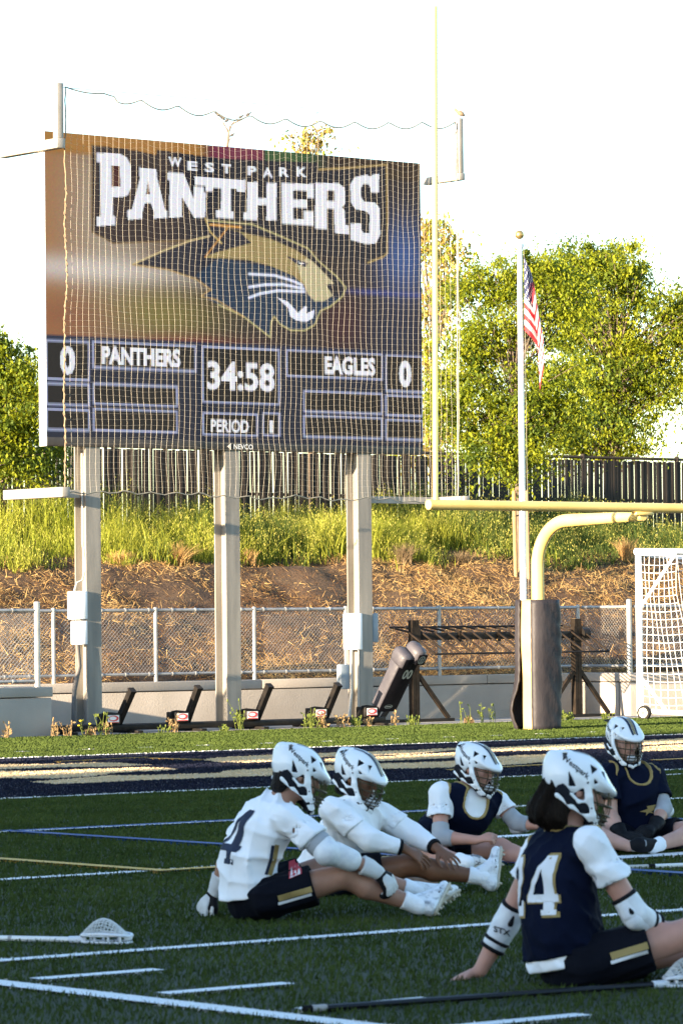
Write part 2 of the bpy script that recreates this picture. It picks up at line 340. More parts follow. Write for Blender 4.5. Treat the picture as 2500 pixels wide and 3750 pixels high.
def make_oats():
    n = 125000
    u = RNG.uniform(29, 60, n); v = RNG.uniform(49.9, 54.6, n)
    edge = 50.2+(vnoise(u, u*0, .5)-.5)*.6+(vnoise(u, u*0+7, 1.9)-.5)*.35; dn = vnoise(u, v, .9)*.6+vnoise(u, v+4, 2.3)*.4
    k = (v > edge) & (RNG.random(n) < np.clip((dn-.34)*3.0, .05, 1)); u, v, dn, edge = u[k], v[k], dn[k], edge[k]; n = len(u)
    big = vnoise(u+20, v, .36)*.55+vnoise(u+11, v+3, 1.1)*.45
    h = (.12+1.15*big**1.5+.26*RNG.random(n)**2)*np.clip(.35+(v-edge)*.6, .35, 1.12)*np.where(u < 36.4, .72, 1.0)*np.where(u > 46, .80, 1)
    V1, F1, tips = ribbon_field(u, v, hz(u, v), h, RNG.uniform(.004, .011, n), RNG.uniform(.08, .95, n)**1.3)
    m1 = np.where(vnoise(u+50, v, .6)+RNG.normal(0, .22, n)-np.clip(u-43, 0, 8)*.045+np.where(u < 36.5, .2, 0) > .36, 0, 1); m1 = np.tile(m1, 3)  # dark blades grow commoner to the right: shade there is put into colour
    sel = RNG.random(n) < .20+.3*(vnoise(u+70, v, .9)-.5); T = tips[sel]; ns = 8; c = np.repeat(T, ns, 0); q = len(c)
    c = c+np.stack([RNG.normal(0, .045, q), RNG.normal(0, .045, q), -RNG.uniform(-.04, .26, q)], 1)
    l = RNG.uniform(.009, .020, q); sx = RNG.uniform(-1, 1, q)*.007; sy = RNG.uniform(-1, 1, q)*.007
    S = np.stack([c+np.stack([sx, sy, 0*l], 1), c+np.stack([-sy*.3, sx*.3, l], 1), c-np.stack([sx, sy, 0*l], 1), c+np.stack([sy*.3, -sx*.3, -l], 1)], 1).reshape(-1, 3)
    F2 = np.arange(q*4).reshape(-1, 4)+len(V1)
    o = new_obj('wild_oats', np_mesh('wild_oats', np.concatenate([V1, S]), np.concatenate([F1, F2]), [MATS['oat_green'], MATS['oat_dark'], MATS['oat_seed']], np.concatenate([m1, np.full(q, 2)])))
    tag(o, 'tall green wild oat grass growing on the bank below the slatted fence', 'grass', kind='stuff')
make_oats()
mat('tuft_tan', (.42, .25, .10), .8, 0, (.55, .36, .16), 6, trans=.2, spec=.2)
mat('tuft_grey', (.17, .12, .07), .85, 0, (.26, .19, .11), 6, trans=.15, spec=.2)
for px, py, wN, hN, mt, lab in ((440, 2068, 130, 62, 'tuft_tan', 'small tan dry grass tuft on the bank, leftmost beside the first column'),
        (655, 2072, 215, 96, 'tuft_tan', 'largest tan dry grass tuft on the bank under the scoreboard'),
        (908, 2066, 75, 62, 'tuft_tan', 'narrow tan grass tuft just right of the middle scoreboard column'),
        (1100, 2064, 60, 36, 'tuft_tan', 'tiny tan grass tuft between the middle and right scoreboard columns'),
        (1478, 2060, 190, 84, 'tuft_grey', 'brown grass tuft on the bank just right of the right scoreboard column'),
        (1690, 2062, 150, 52, 'tuft_grey', 'low grey brown grass tuft left of the flagpole'),
        (2290, 2050, 150, 90, 'tuft_tan', 'shaded tan tuft standing in the oats near the soccer goal')):
    p = onhill(px, py); sc = p.dot(_h)/FPX; n = 420
    aa = RNG.uniform(0, 2*math.pi, n); rr = np.abs(RNG.normal(0, 1, n)).clip(0, 2.2); hh = hN*sc*RNG.uniform(.6, 1.1, n)
    V, F, _t = ribbon_field(RNG.normal(0, .05, n), RNG.normal(0, .05, n), np.zeros(n)-.03, hh, RNG.uniform(.003, .007, n), RNG.uniform(.05, 1, n)*(wN/hN)*.55, 3)
    o = new_obj('dry_grass_tuft', np_mesh('dry_grass_tuft', V, F, MATS[mt]), None, p); tag(o, lab, 'grass tuft', 'dry grass tufts on the bank')
# ================================================================== retaining wall and fences
WZ, CZ = .68, .545
def wall(name, u0, u1, v0, v1, lab, joints=()):
    t = thing(name, ((u0+u1)/2, (v0+v1)/2, 0), lab, 'wall', 'concrete retaining wall lengths')
    MB().bev((u0, v0, -.1), (u1, v1, CZ-.012), .012).build('wall_panel', MATS['concrete'], t)
    a = .014
    cs = [u0]+list(joints)+[u1]
    for i in range(len(cs)-1): MB().bev((cs[i]-(a if i == 0 else -.006), v0-a, CZ), (cs[i+1]+(a if i == len(cs)-2 else -.006), v1+a, WZ), .012).build('coping', MATS['concrete'], t)
    return t
wall('retaining_wall', -60, U_L, V_L, V_L+.25, 'beige concrete wall end in front at the far left, plant shadow on it')
wall('retaining_wall', U_L-.25, U_L-.005, V_L+.28, V_B+.25, 'short side return of the left concrete wall going back to the recess')
wall('retaining_wall', U_L+.02, U_R-.02, V_B, V_B+.25, 'long grey concrete wall behind the blocking sled under the chain link fence', (xv(955, V_B), xv(1430, V_B), xv(1780, V_B)))
wall('retaining_wall', U_R, U_R+.25, V_R+.28, V_B+.25, 'sunlit white side return of the concrete wall beside the soccer goal')
wall('retaining_wall', U_R, 120, V_R, V_R+.25, 'concrete wall running right behind the soccer goal')
def chain_fence(a, b, zb, zt, posts, lab, pitch=.062, big=()):
    a, b = Vector((a[0], a[1], 0)), Vector((b[0], b[1], 0)); L = (b-a).length; d = (b-a)/L
    t = thing('chain_link_fence', (a+b)/2+Vector((0, 0, WZ)), lab, 'fence', 'chain link fence runs on the wall'); P = lambda s, z: a+d*s+Vector((0, 0, z))
    MB().tube([P(0, zt), P(L, zt)], .024, 8).build('top_rail', MATS['galv'], t); MB().tube([P(0, zb), P(L, zb)], .021, 8).build('bottom_rail', MATS['galv'], t)
    for s in posts:
        r = .045 if s in big else .03; h = zt+(.10 if s in big else .03)
        m_ = MB().tube([P(s, WZ-.02), P(s, h)], r, 10); m_.ball(P(s, h), r*1.05, 10, sc=(1, 1, .5)); m_.build('fence_post', MATS['galv'], t)
    bands = MB(); s = .2
    while s < L:
        for zz, rr in ((zt, .033), (zb, .03)): bands.tube([P(s-.012, zz), P(s+.012, zz)], rr, 8)
        s += .42
    o = bands.build('tie_band', MATS['galv'], t); o['kind'] = 'stuff'
    wire = MB(); H = zt-zb; n = int((L+H)/pitch); r = .0023
    side = d.cross(Vector((0, 0, 1)))
    for i in range(n):
        for sg in (1, -1):
            s0 = i*pitch-H if sg > 0 else i*pitch; s1 = s0+H*sg
            z0, z1 = zb, zt
            lo, hi = (s0, s1)
            for _ in range(2):
                if lo < 0: z0 = z0+(0-lo)*sg if sg > 0 else z0; lo = max(lo, 0) if sg > 0 else lo
            if sg > 0 and s1 > L: z1 = z1-(s1-L); hi = L
            if sg < 0:
                if s0 > L: z0 = zb+(s0-L); lo = L
                if s1 < 0: z1 = zt+s1; hi = 0
            if z1-z0 < .03: continue
            pa, pb = P(lo, z0)+side*.004*sg, P(hi, z1)+side*.004*sg
            wire.tube([pa, pb], r, 3, cap=False)
    o = wire.build('wire_mesh', MATS['galv'], t); o['kind'] = 'stuff'
    return t
ZB, ZT = .79, 1.715
fu = lambda px: xv(px, V_B+.1)
u0, u1 = U_L+.1, U_R-.02
ps = [fu(q)-u0 for q in (195, 569, 930, 1265, 1607, 2115)]
chain_fence((u0, V_B+.1), (u1, V_B+.1), ZB, ZT, ps, 'grey chain link fence on the wall behind the scoreboard columns')
uB = xv(135, V_L+.1); chain_fence((uB-9, V_L+.1), (uB, V_L+.1), ZB-.03, ZT, [9.0, 4.5, 0], 'chain link fence length at the far left on the wall end', big=(9.0,))
chain_fence((U_R+.1, V_B+.1), (U_R+.1, V_R+.12), ZB, ZT, [V_B-V_R-.02], 'short sunlit chain link return beside the soccer goal', big=(V_B-V_R-.02,))
chain_fence((U_R+.18, V_R+.1), (U_R+12, V_R+.1), ZB, ZT, [3, 6, 9], 'chain link fence behind the white soccer goal net')
# slatted privacy fence on the hilltop
VF, FZ0, FZ1 = 54.3, H_TOP-.1, 4.58
t = thing('slatted_fence', (44, VF, H_TOP), 'long dark brown slatted privacy fence along the top of the bank', 'fence')
ua, ub = 33.5, 57.0
m_ = MB(); m_.bev((-.0375, -.006, 0), (.0375, .006, FZ1-FZ0-.05), .004); first = m_.build('slat', MATS['slat']); first.parent = t; sl_me = first.data
nsl = int((ub-ua)/.0815)
for i in range(nsl):
    o = first if i == 0 else new_obj('slat', sl_me, t)
    o.location = (ua+i*.0815+random.uniform(-.006, .006)-44, random.uniform(-.01, .01), FZ0-H_TOP+random.uniform(-.02, .01)); o.rotation_euler = (0, random.uniform(-.008, .008), random.uniform(-.06, .06))
for z in (FZ1, FZ1-.8, FZ0+.25): MB().tube([(ua-20, VF+.05, z), (ub+20, VF+.05, z)], .028, 8).build('fence_rail', MATS['slat_dark'], t)
for i in range(11): MB().tube([(ua+i*2.44-.7, VF+.06, FZ0-.3), (ua+i*2.44-.7, VF+.06, FZ1+.06)], .045, 10).build('fence_post', MATS['slat'], t)
# ================================================================== scoreboard
VS = 44.6                                   # front plane of the display
TL, TR, BL, BR = onv(164, 480, VS), onv(1536, 595, VS), onv(172, 1634, VS), onv(1550, 1666, VS)
bu0, bu1 = (TL.x+BL.x)/2, (TR.x+BR.x)/2; bz0, bz1 = (BL.z+BR.z)/2, (TL.z+TR.z)/2
BW, BH = bu1-bu0, bz1-bz0
sb = thing('scoreboard', ((bu0+bu1)/2, VS+.1, 0), 'large video scoreboard on three steel columns showing a panther head and game score', 'scoreboard')
TH = .17
MB().bev((bu0+.004, VS+.012, bz0+.004), (bu1, VS+TH, bz1), .01).build('cabinet', MATS['cabinet_black'], sb)
z_led0 = onv(172, 1600, VS).z
MB().bev((bu0-.012, VS+.0, z_led0+.02), (bu0+.003, VS+TH, bz1), .004).build('side_panel', MATS['white_panel'], sb)
MB().bev((bu0-.012, VS+.0, bz0), (bu0+.003, VS+TH, z_led0+.015), .004).build('side_panel', MATS['white_panel'], sb)
MB().bev((bu0+.006, VS-.004, bz0+.006), (bu1-.004, VS+.011, z_led0), .003).build('bottom_frame', MATS['cabinet_black'], sb)
# --- the picture on the display: one small face for each LED
NX = 352; PITCHB = BW/NX; NZ = int(round((bz1-z_led0-.006)/PITCHB))
SSN = 2
def bx(px, py):                              # photo pixel -> LED raster coordinates (x right, y up from led bottom)
    p = onv(px, py, VS); return ((p.x-bu0)/PITCHB, (p.z-z_led0)/PITCHB)
W2, H2 = NX*SSN, NZ*SSN
gx, gy = np.meshgrid((np.arange(W2)+.5)/SSN, (np.arange(H2)+.5)/SSN, indexing='xy')
img = np.zeros((H2, W2, 3))
sx, sy = gx/NX, gy/NZ                        # 0..1 left-right, bottom-top
def sm(a, b, x): t = np.clip((x-a)/(b-a), 0, 1); return t*t*(3-2*t)
def lay(mask, c): 
    global img
    a = mask[..., None]; img = img*(1-a)+np.array(c)*a
S_ = lambda r, g, b: tuple((np.array([r, g, b])/255.)**2.2)
lay(np.ones_like(gx), S_(44, 36, 38))
lay(1-sm(.05, .50, sx), S_(124, 100, 76)); lay(np.exp(-((sx-.0)/.09)**2)*.9, S_(158, 108, 62))
lay(np.exp(-((sx-.16)/.11)**2-((sy-.74)/.30)**2)*.8, S_(160, 148, 132)); lay(np.exp(-((sx-.10)/.30)**2-((sy-.555)/.045)**2)*.8, S_(205, 198, 192))
lay(np.exp(-((sx-.28)/.16)**2-((sy-.42)/.09)**2)*.8, S_(122, 112, 52)); lay(np.exp(-((sx-.05)/.12)**2-((sy-.40)/.08)**2)*.6, S_(130, 74, 52)); lay(np.exp(-((sx-.36)/.15)**2-((sy-.315)/.035)**2)*.85, S_(128, 48, 46))
lay(np.exp(-((sx-.05)/.15)**2-((sy-.30)/.03)**2)*.8, S_(128, 52, 48))
lay(np.exp(-((sx-.95)/.07)**2-((sy-.66)/.13)**2)*.8, S_(60, 92, 150)); lay(np.exp(-((sy-.535)/.010)**2)*sm(.72, .85, sx)*.7, S_(56, 70, 140)); lay(np.exp(-((sx-.78)/.06)**2-((sy-.42)/.10)**2)*.7, S_(72, 30, 34))
lay(np.exp(-((sx-.93)/.10)**2-((sy-.40)/.10)**2)*.7, S_(24, 38, 66))
top = sm(.925, .945, sy+.0*sx)
lay(top*(1-sm(.38, .44, sx)), S_(160, 112, 52)); lay(top*sm(.40, .44, sx)*(1-sm(.56, .57, sx)), S_(112, 44, 66)); lay(top*sm(.565, .57, sx)*(1-sm(.66, .76, sx)), S_(56, 84, 46)); lay(top*sm(.70, .80, sx), S_(56, 42, 28))
def poly_mask(pts):
    return inpoly(gx.ravel(), gy.ravel(), pts).reshape(gx.shape).astype(float)
def P_(pl, frame): 
    ox, oy, s = frame; return [bx(ox+x*s, oy+y*s) for x, y in pl]
FA, FB = (120, 450, .4974), (800, 500, .5102); FN = (0, 0, 1)
def fill(pl, fr, c): lay(poly_mask(P_(pl, fr)), c)
def stroke(pl, fr, c, wpx=1.3):
    q = P_(pl, fr); d = np.full(gx.shape, 1e9)
    for (x0, y0), (x1, y1) in zip(q[:-1], q[1:]):
        dx, dy = x1-x0, y1-y0; t = np.clip(((gx-x0)*dx+(gy-y0)*dy)/(dx*dx+dy*dy+1e-9), 0, 1); d = np.minimum(d, np.hypot(gx-x0-t*dx, gy-y0-t*dy))
    lay(np.clip(wpx/2+.5-d, 0, 1), c)
NAVY, GOLD, WHT, PALE = S_(30, 29, 40), S_(168, 142, 88), S_(224, 226, 234), S_(190, 188, 170)
NB = lambda x, y: (800+x*.5102, 500+y*.5102); NA = lambda x, y: (120+x*.4974, 450+y*.4974)
plate = [NA(435, 160), NA(760, 200), NA(910, 235), NA(912, 195), NB(0, 155), NB(715, 185), NB(718, 235), NB(950, 222), NB(1205, 200), NB(1212, 835), NB(1180, 862), NB(1070, 905), NB(690, 830), NB(400, 800), NB(0, 790), NA(1160, 862), NA(590, 885), NA(435, 800)]
fill(plate, FN, NAVY); lay(poly_mask(P_(plate, FN))*(1-sm(.25, .45, sx))*.5, S_(64, 44, 34)); stroke(plate[6:12], FN, GOLD, 1.4); stroke(plate[12:13]+plate[13:]+plate[:1], FN, S_(120, 96, 60), 1.0)
# letters of the team name
LET = [
 (FA, [(470, 215), (640, 225), (690, 250), (722, 310), (725, 470), (700, 530), (660, 545), (590, 545), (590, 680), (607, 685), (607, 750), (470, 760), (470, 690), (497, 685), (497, 290), (470, 285)], [(580, 312), (640, 316), (645, 465), (580, 468)]),
 (FA, [(785, 325), (910, 340), (915, 400), (975, 640), (1005, 645), (1005, 697), (890, 702), (890, 652), (870, 590), (825, 590), (808, 652), (808, 704), (700, 712), (695, 642), (730, 635), (790, 400), (785, 390)], [(833, 525), (848, 425), (863, 525)]),
 (FA, [(990, 362), (1112, 370), (1185, 560), (1185, 395), (1278, 400), (1270, 695), (1188, 697), (1095, 540), (1100, 692), (1003, 697), (1008, 420), (990, 416)], None),
 (FN, [(712, 644), (900, 658), (898, 704), (868, 702), (866, 690), (845, 690), (845, 772), (856, 774), (856, 800), (790, 796), (790, 768), (809, 768), (809, 688), (780, 686), (778, 700), (752, 698), (752, 680), (712, 676)], None),
 (FB, [(205, 322), (280, 325), (282, 438), (342, 440), (345, 328), (418, 332), (415, 602), (342, 600), (345, 492), (280, 490), (278, 600), (178, 592), (180, 540), (205, 540)], None),
 (FB, [(452, 330), (685, 338), (682, 440), (634, 440), (634, 388), (535, 385), (535, 448), (636, 452), (636, 512), (535, 508), (535, 590), (610, 592), (612, 530), (692, 535), (690, 640), (455, 622)], None),
 (FB, [(695, 330), (860, 332), (905, 365), (910, 480), (885, 505), (905, 530), (910, 630), (940, 640), (938, 702), (832, 690), (830, 520), (778, 515), (780, 665), (692, 658)], [(778, 385), (830, 388), (832, 462), (778, 460)]),
 (FB, [(1152, 265), (1152, 400), (1090, 398), (1088, 365), (1075, 340), (1040, 338), (1022, 365), (1022, 430), (1045, 465), (1120, 470), (1155, 510), (1160, 700), (1130, 765), (1060, 772), (948, 740), (946, 620), (1022, 622), (1025, 670), (1045, 692), (1080, 690), (1085, 560), (1060, 535), (985, 520), (948, 470), (945, 340), (975, 290), (1060, 270), (1090, 285), (1110, 268)], None)]
for fr, o_, h_ in LET:
    sh = [(x+(-14 if fr is FA else -12)*(1 if fr is not FN else .5), y+(10 if fr is not FN else 5)) for x, y in o_]
    fill(sh, fr, S_(24, 20, 28)); fill(o_, fr, WHT)
    if h_: fill(h_, fr, S_(70, 30, 26) if fr is FA else S_(34, 28, 34))
# text rasteriser
def text_tris(s, bold=.02):
    cu = bpy.data.curves.new('t', 'FONT'); cu.body = s; cu.offset = bold; cu.resolution_u = 3; o = bpy.data.objects.new('t', cu); COL.objects.link(o)
    dg = bpy.context.evaluated_depsgraph_get(); me = bpy.data.meshes.new_from_object(o.evaluated_get(dg)); me.calc_loop_triangles()
    v = np.array([q.co[:2] for q in me.vertices]); t = np.array([q.vertices[:] for q in me.loop_triangles])
    bpy.data.objects.remove(o); bpy.data.curves.remove(cu); bpy.data.meshes.remove(me)
    v = (v-v.min(0))/(v.max(0)-v.min(0)); return v, t
def put_text(s, x0, y0, x1, y1, c, bold=.03, slant=0):
    """x0,y0 = top left pixel, x1,y1 = bottom right pixel"""
    a, b_ = bx(x0, y0), bx(x1, y1); v, t = text_tris(s, bold)
    V = np.stack([a[0]+v[:, 0]*(b_[0]-a[0])+slant*v[:, 1], b_[1]+v[:, 1]*(a[1]-b_[1])], 1); M_ = np.zeros(gx.shape, bool)
    for tr in t:
        p = V[tr]; lo = np.floor(p.min(0)*SSN).astype(int).clip(0); hi = np.ceil(p.max(0)*SSN).astype(int)+1
        X, Y = gx[lo[1]:hi[1], lo[0]:hi[0]], gy[lo[1]:hi[1], lo[0]:hi[0]]
        e = [(p[(i+1) % 3][0]-p[i][0])*(Y-p[i][1])-(p[(i+1) % 3][1]-p[i][1])*(X-p[i][0]) for i in range(3)]
        M_[lo[1]:hi[1], lo[0]:hi[0]] |= ((e[0] >= -1e-9) & (e[1] >= -1e-9) & (e[2] >= -1e-9)) | ((e[0] <= 1e-9) & (e[1] <= 1e-9) & (e[2] <= 1e-9))
    lay(M_.astype(float), c)
for ch, xc, yc, wd in (('W', 641, 592, 48), ('E', 705, 606, 36), ('S', 767, 612, 34), ('T', 829, 617, 36), ('P', 923, 625, 32), ('A', 980, 630, 36), ('R', 1041, 630, 36), ('K', 1104, 629, 38)):
    put_text(ch, xc-wd/2, yc-19, xc+wd/2, yc+19, S_(226, 230, 240), .035)
# panther head
fill([NA(735, 1040), NA(960, 938), NA(1165, 862), NA(1290, 832), NA(1265, 690), NB(0, 600), NB(240, 628), NB(440, 715), NB(640, 800), NB(720, 900), NB(850, 1010), NB(915, 1085), NB(885, 1150), NB(800, 1220), NB(730, 1250), NB(690, 1350), NB(620, 1390), NB(520, 1390), NB(440, 1345), NB(400, 1290), NB(378, 1330), NB(372, 1440), NB(340, 1410), NB(180, 1290), NB(0, 1205), NA(1240, 1275), NA(1310, 1225), NA(1200, 1150), NA(1000, 1080)], FN, S_(34, 34, 48))
fill([NA(1240, 1275), NA(1310, 1225), NA(1200, 1120), NA(1300, 1040), NB(0, 870), NB(380, 935), NB(560, 1010), NB(640, 1100), NB(690, 1185), NB(820, 1150), NB(870, 1165), NB(730, 1250), NB(690, 1350), NB(620, 1390), NB(520, 1390), NB(440, 1345), NB(400, 1290), NB(378, 1330), NB(372, 1440), NB(180, 1290), NB(0, 1205)], FN, S_(27, 50, 74))
fill([NA(1250, 992), NA(1380, 940), NB(0, 825), NB(235, 762), NB(160, 690), NB(20, 645), NB(160, 652), NB(370, 725), NB(560, 812), NB(680, 890), NB(760, 975), NB(835, 1055), NB(770, 1062), NB(820, 1140), NB(760, 1180), NB(690, 1182), NB(640, 1130), NB(615, 1070), NB(540, 1000), NB(380, 930), NB(200, 882), NB(0, 872)], FN, S_(150, 132, 86))
fill([NB(560, 900), NB(650, 870), NB(760, 975), NB(835, 1055), NB(770, 1062), NB(820, 1140), NB(760, 1180), NB(690, 1182), NB(640, 1130), NB(615, 1060), NB(580, 980)], FN, S_(182, 172, 134))
fill([NB(480, 850), NB(560, 880), NB(640, 905), NB(630, 935), NB(560, 915)], FN, S_(30, 34, 60)); fill([NB(565, 897), NB(620, 908), NB(590, 918)], FN, S_(220, 220, 220))
fill([NB(835, 1060), NB(875, 1055), NB(890, 1090), NB(830, 1130), NB(800, 1090)], FN, S_(36, 30, 34))
for pl in ([(220, 985), (400, 995), (520, 1030), (600, 1065)], [(220, 1078), (330, 1062), (460, 1060), (610, 1090)], [(220, 1155), (300, 1125), (420, 1105), (615, 1112)]): stroke([NB(*q) for q in pl], FN, S_(214, 222, 244), 2.0)
fill([NB(415, 1150), NB(500, 1185), NB(540, 1230), NB(570, 1265), NB(620, 1215), NB(635, 1220), NB(628, 1270), NB(690, 1240), NB(680, 1300), NB(630, 1330), NB(560, 1320), NB(515, 1290), NB(500, 1230)], FN, S_(222, 226, 240))
stroke([NB(-80, 600), NB(240, 628), NB(440, 712), NB(640, 800), NB(720, 895), NB(850, 1005), NB(915, 1085), NB(885, 1150), NB(800, 1220), NB(730, 1250), NB(690, 1350), NB(620, 1390), NB(520, 1390), NB(440, 1345), NB(400, 1290), NB(378, 1330), NB(372, 1440), NB(180, 1290), NB(0, 1205)], FN, S_(186, 176, 120), 1.1)
stroke([NB(80, 650), NB(380, 720), NB(560, 800), NB(690, 890), NB(840, 1045)], FN, S_(26, 22, 34), 3.0)
stroke([NA(735, 1040), NA(960, 940), NA(1165, 864), NA(1300, 832)], FN, S_(200, 180, 130), 1.2); stroke([NA(1270, 700), NA(1305, 800), NA(1390, 885)], FN, S_(206, 180, 110), 1.2); stroke([NA(735, 1042), NA(1000, 1080), NA(1200, 1148), NA(1310, 1225), NA(1240, 1275), NA(1350, 1300), NB(180, 1292)], FN, S_(170, 140, 90), 1.1)
stroke([NA(1270, 985), NB(60, 660)], FN, S_(196, 140, 70), 1.2); stroke([NB(-60, 630), NB(160, 650)], FN, S_(210, 150, 70), 1.6)
# score area
ysplit = bx(172, 1226)[1]; lay((gy < ysplit).astype(float), S_(26, 32, 50)); lay(((gy < ysplit)*(gy > ysplit-6)).astype(float), S_(32, 40, 64))
def sbox(x0, y0, x1, y1):
    a = bx(x0, y0); c = bx(x0, y1); x_r = bx(x1, y0)[0]; lo = (max(a[0], 0), c[1]); hi = (min(x_r, NX), a[1])
    dx = np.maximum(lo[0]-gx, gx-hi[0]); dz = np.maximum(lo[1]-gy, gy-hi[1]); d = np.maximum(dx, dz)
    lay((d < 0).astype(float), S_(24, 19, 18)); lay((np.abs(d+.2) < .9).astype(float)*.9, S_(150, 158, 188)); lay(((d > .6) & (d < 1.6)).astype(float)*.5, S_(36, 46, 76))
for q in ((160, 1244, 326, 1386), (160, 1402, 326, 1480), (160, 1496, 326, 1573), (340, 1250, 716, 1345), (342, 1403, 648, 1478), (342, 1496, 648, 1575), (741, 1268, 1021, 1471), (743, 1511, 942, 1590), (963, 1512, 1024, 1594), (1049, 1281, 1398, 1376), (1112, 1431, 1398, 1507), (1112, 1521, 1398, 1599), (1412, 1300, 1600, 1432), (1412, 1447, 1600, 1520), (1412, 1536, 1600, 1608)): sbox(*q)
for s_, q, bo in (('0', (219, 1264, 276, 1374), .05), ('PANTHERS', (372, 1265, 661, 1346), .045), ('34:58', (757, 1320, 1006, 1436), .03), ('PERIOD', (771, 1534, 911, 1586), .03), ('1', (987, 1540, 1001, 1587), .0), ('EAGLES', (1188, 1302, 1374, 1377), .045), ('0', (1460, 1318, 1506, 1420), .05)): put_text(s_, *q, WHT, bo)
led = img.reshape(NZ, SSN, NX, SSN, 3).mean((1, 3)); led = np.clip(led*(1+RNG.normal(0, .05, led.shape)), 0, 1)
mled = bpy.data.materials.new('led_display'); mled.use_nodes = True; t_ = mled.node_tree; p_ = t_.nodes['Principled BSDF']
p_.inputs['Base Color'].default_value = (.012, .012, .012, 1); p_.inputs['Roughness'].default_value = .7; p_.inputs['Specular IOR Level'].default_value = .2
at_ = t_.nodes.new('ShaderNodeAttribute'); at_.attribute_name = 'led'; t_.links.new(at_.outputs['Color'], p_.inputs['Emission Color']); p_.inputs['Emission Strength'].default_value = 1.02/2**EXPO
X_, Z_ = np.meshgrid(np.arange(NX+1)*PITCHB+bu0, np.arange(NZ+1)*PITCHB+z_led0, indexing='xy')
wl = worldloc(sb); Vd = np.stack([X_-wl.x, np.full(X_.shape, VS-wl.y), Z_], -1).reshape(-1, 3)
gi = np.arange((NX+1)*(NZ+1)).reshape(NZ+1, NX+1); Fd = np.stack([gi[:-1, :-1], gi[:-1, 1:], gi[1:, 1:], gi[1:, :-1]], -1).reshape(-1, 4)
me = np_mesh('display', Vd, Fd, mled); at = me.attributes.new('led', 'FLOAT_COLOR', 'FACE'); cc = np.ones((NX*NZ, 4), np.float32); cc[:, :3] = led.reshape(-1, 3); at.data.foreach_set('color', cc.ravel())
disp = new_obj('display', me, sb); tag(disp, 'lit screen reading WEST PARK PANTHERS with 34:58 on the clock')
# maker's lettering on the black bottom frame
def flat_text(s, name, width, height, m, parent, mtx, bold=.0, slant=0.0):
    v, t = text_tris(s, bold); b_ = MB(); b_.add([mtx @ Vector((x*width+slant*y*height, y*height, 0)) for x, y in v], [tuple(q) for q in t]); return b_.build(name, MATS[m], parent)
pz = onv(883, 1636, VS-.008); mt_ = Matrix(((1, 0, 0, onv(856, 1636, VS-.008).x), (0, 0, 1, VS-.008), (0, 1, 0, pz.z-.035), (0, 0, 0, 1)))
flat_text('NEVCO', 'maker_lettering', xv(926, VS)-xv(856, VS), .072, 'letter_white', sb, mt_, .01)
b = MB(); x0_ = xv(838, VS)
for i in range(4):
    for j in range(-i, i+1): b.ball((x0_+i*.018, VS-.008, pz.z+j*.0125), .0055, 6)
b.build('maker_emblem', MATS['letter_white'], sb)
# columns: wide-flange steel
COLU = []
for px in (343, 854, 1338):
    uc = xv(px, VS+.03); COLU.append(uc); v0, v1 = VS+.02, VS+.30; b = MB(); w_ = .125
    zt = bz0+.05
    b.box((uc-w_, v0, -.1), (uc+w_, v0+.022, zt)); b.box((uc-w_, v1-.022, -.1), (uc+w_, v1, zt)); b.box((uc-.012, v0+.022, -.1), (uc+.012, v1-.022, zt))
    b.box((uc-.2, v0-.06, -.02), (uc+.2, v1+.06, .03)); b.build('support_column', MATS['steel_post'], sb)
    MB().box((uc-w_+.01, VS+TH+.005, zt), (uc+w_-.01, VS+TH+.14, bz1-.1)).build('back_column', MATS['steel_post'], sb)
# net brackets: beams along Y past the ends of the board with upright tips
VN = 44.22
def bracket(px, py, ptop, vback, s=.055):
    p = onv(px, py, VN); b = MB()
    b.bev((p.x-s, VN-s, p.z-s), (p.x+s, vback, p.z+s), .008)
    if ptop: b.bev((p.x-s*.8, VN-s*.8, p.z+s+.003), (p.x+s*.8, VN+s*.8, onv(px, ptop, VN).z), .008)
    b.build('net_bracket', MATS['bracket_steel'], sb); return p
kTL = bracket(214, 524, 303, VS+1.0, .068); kTR = bracket(1683, 646, 432, VS+.4)
kBL = bracket(232, 1802, None, VS+1.0, .068); kBR = bracket(1700, 1830, None, VS+.3)
MB().beam((kBL.x, VS+.16, kBL.z), (COLU[0]-.13, VS+.16, kBL.z), .09, .11).build('net_bracket', MATS['bracket_steel'], sb)
MB().beam((COLU[2]+.13, VS+.16, kBR.z), (kBR.x-.06, VS+.16, kBR.z), .09, .10).build('net_bracket', MATS['bracket_steel'], sb)
# ------------------------------------------------------------------ safety net in front of the board
nl, nr = onv(238, 330, VN), onv(1655, 450, VN)
net = thing('safety_net', ((nl.x+nr.x)/2, VN, kBL.z), 'thin knotted safety net hanging in front of the whole scoreboard', 'net')
A_tl, A_tr = onv(236, 316, VN), onv(1662, 446, VN); A_bl, A_br = onv(242, 1800, VN), onv(1668, 1838, VN)
def netp(a, b):
    """a across 0..1, b down 0..1"""
    ns = 11; sc_ = abs(math.sin(a*ns*math.pi))*.10*(1-b)**3*(1 if a > .12 else .3)
    drop = .34*math.sin(math.pi*min(a*1.0, 1))*(1-b)**2*.9
    tp = A_tl.lerp(A_tr, a); bt = A_bl.lerp(A_br, a); p = tp.lerp(bt, b); p.z -= sc_+drop*.55
    w1 = math.sin(a*23+b*5)*math.sin(b*math.pi)*.018+math.sin(b*31+a*9)*.012*b; w2 = (float(vnoise(a*16, b*12, 1.0))-.5)*.10
    p.x += w1+w2*.5*min(1, 4*b); p.z += w2*.6*(.2+b); p.y += -.02+math.sin(a*9+1)*.03*math.sin(b*3.14)
    if a > .985 or a < .015: p.x += (1 if a < .5 else -1)*.25*math.sin(math.pi*b)*0
    return p
nva, nha = 70, 66; cords = MB()
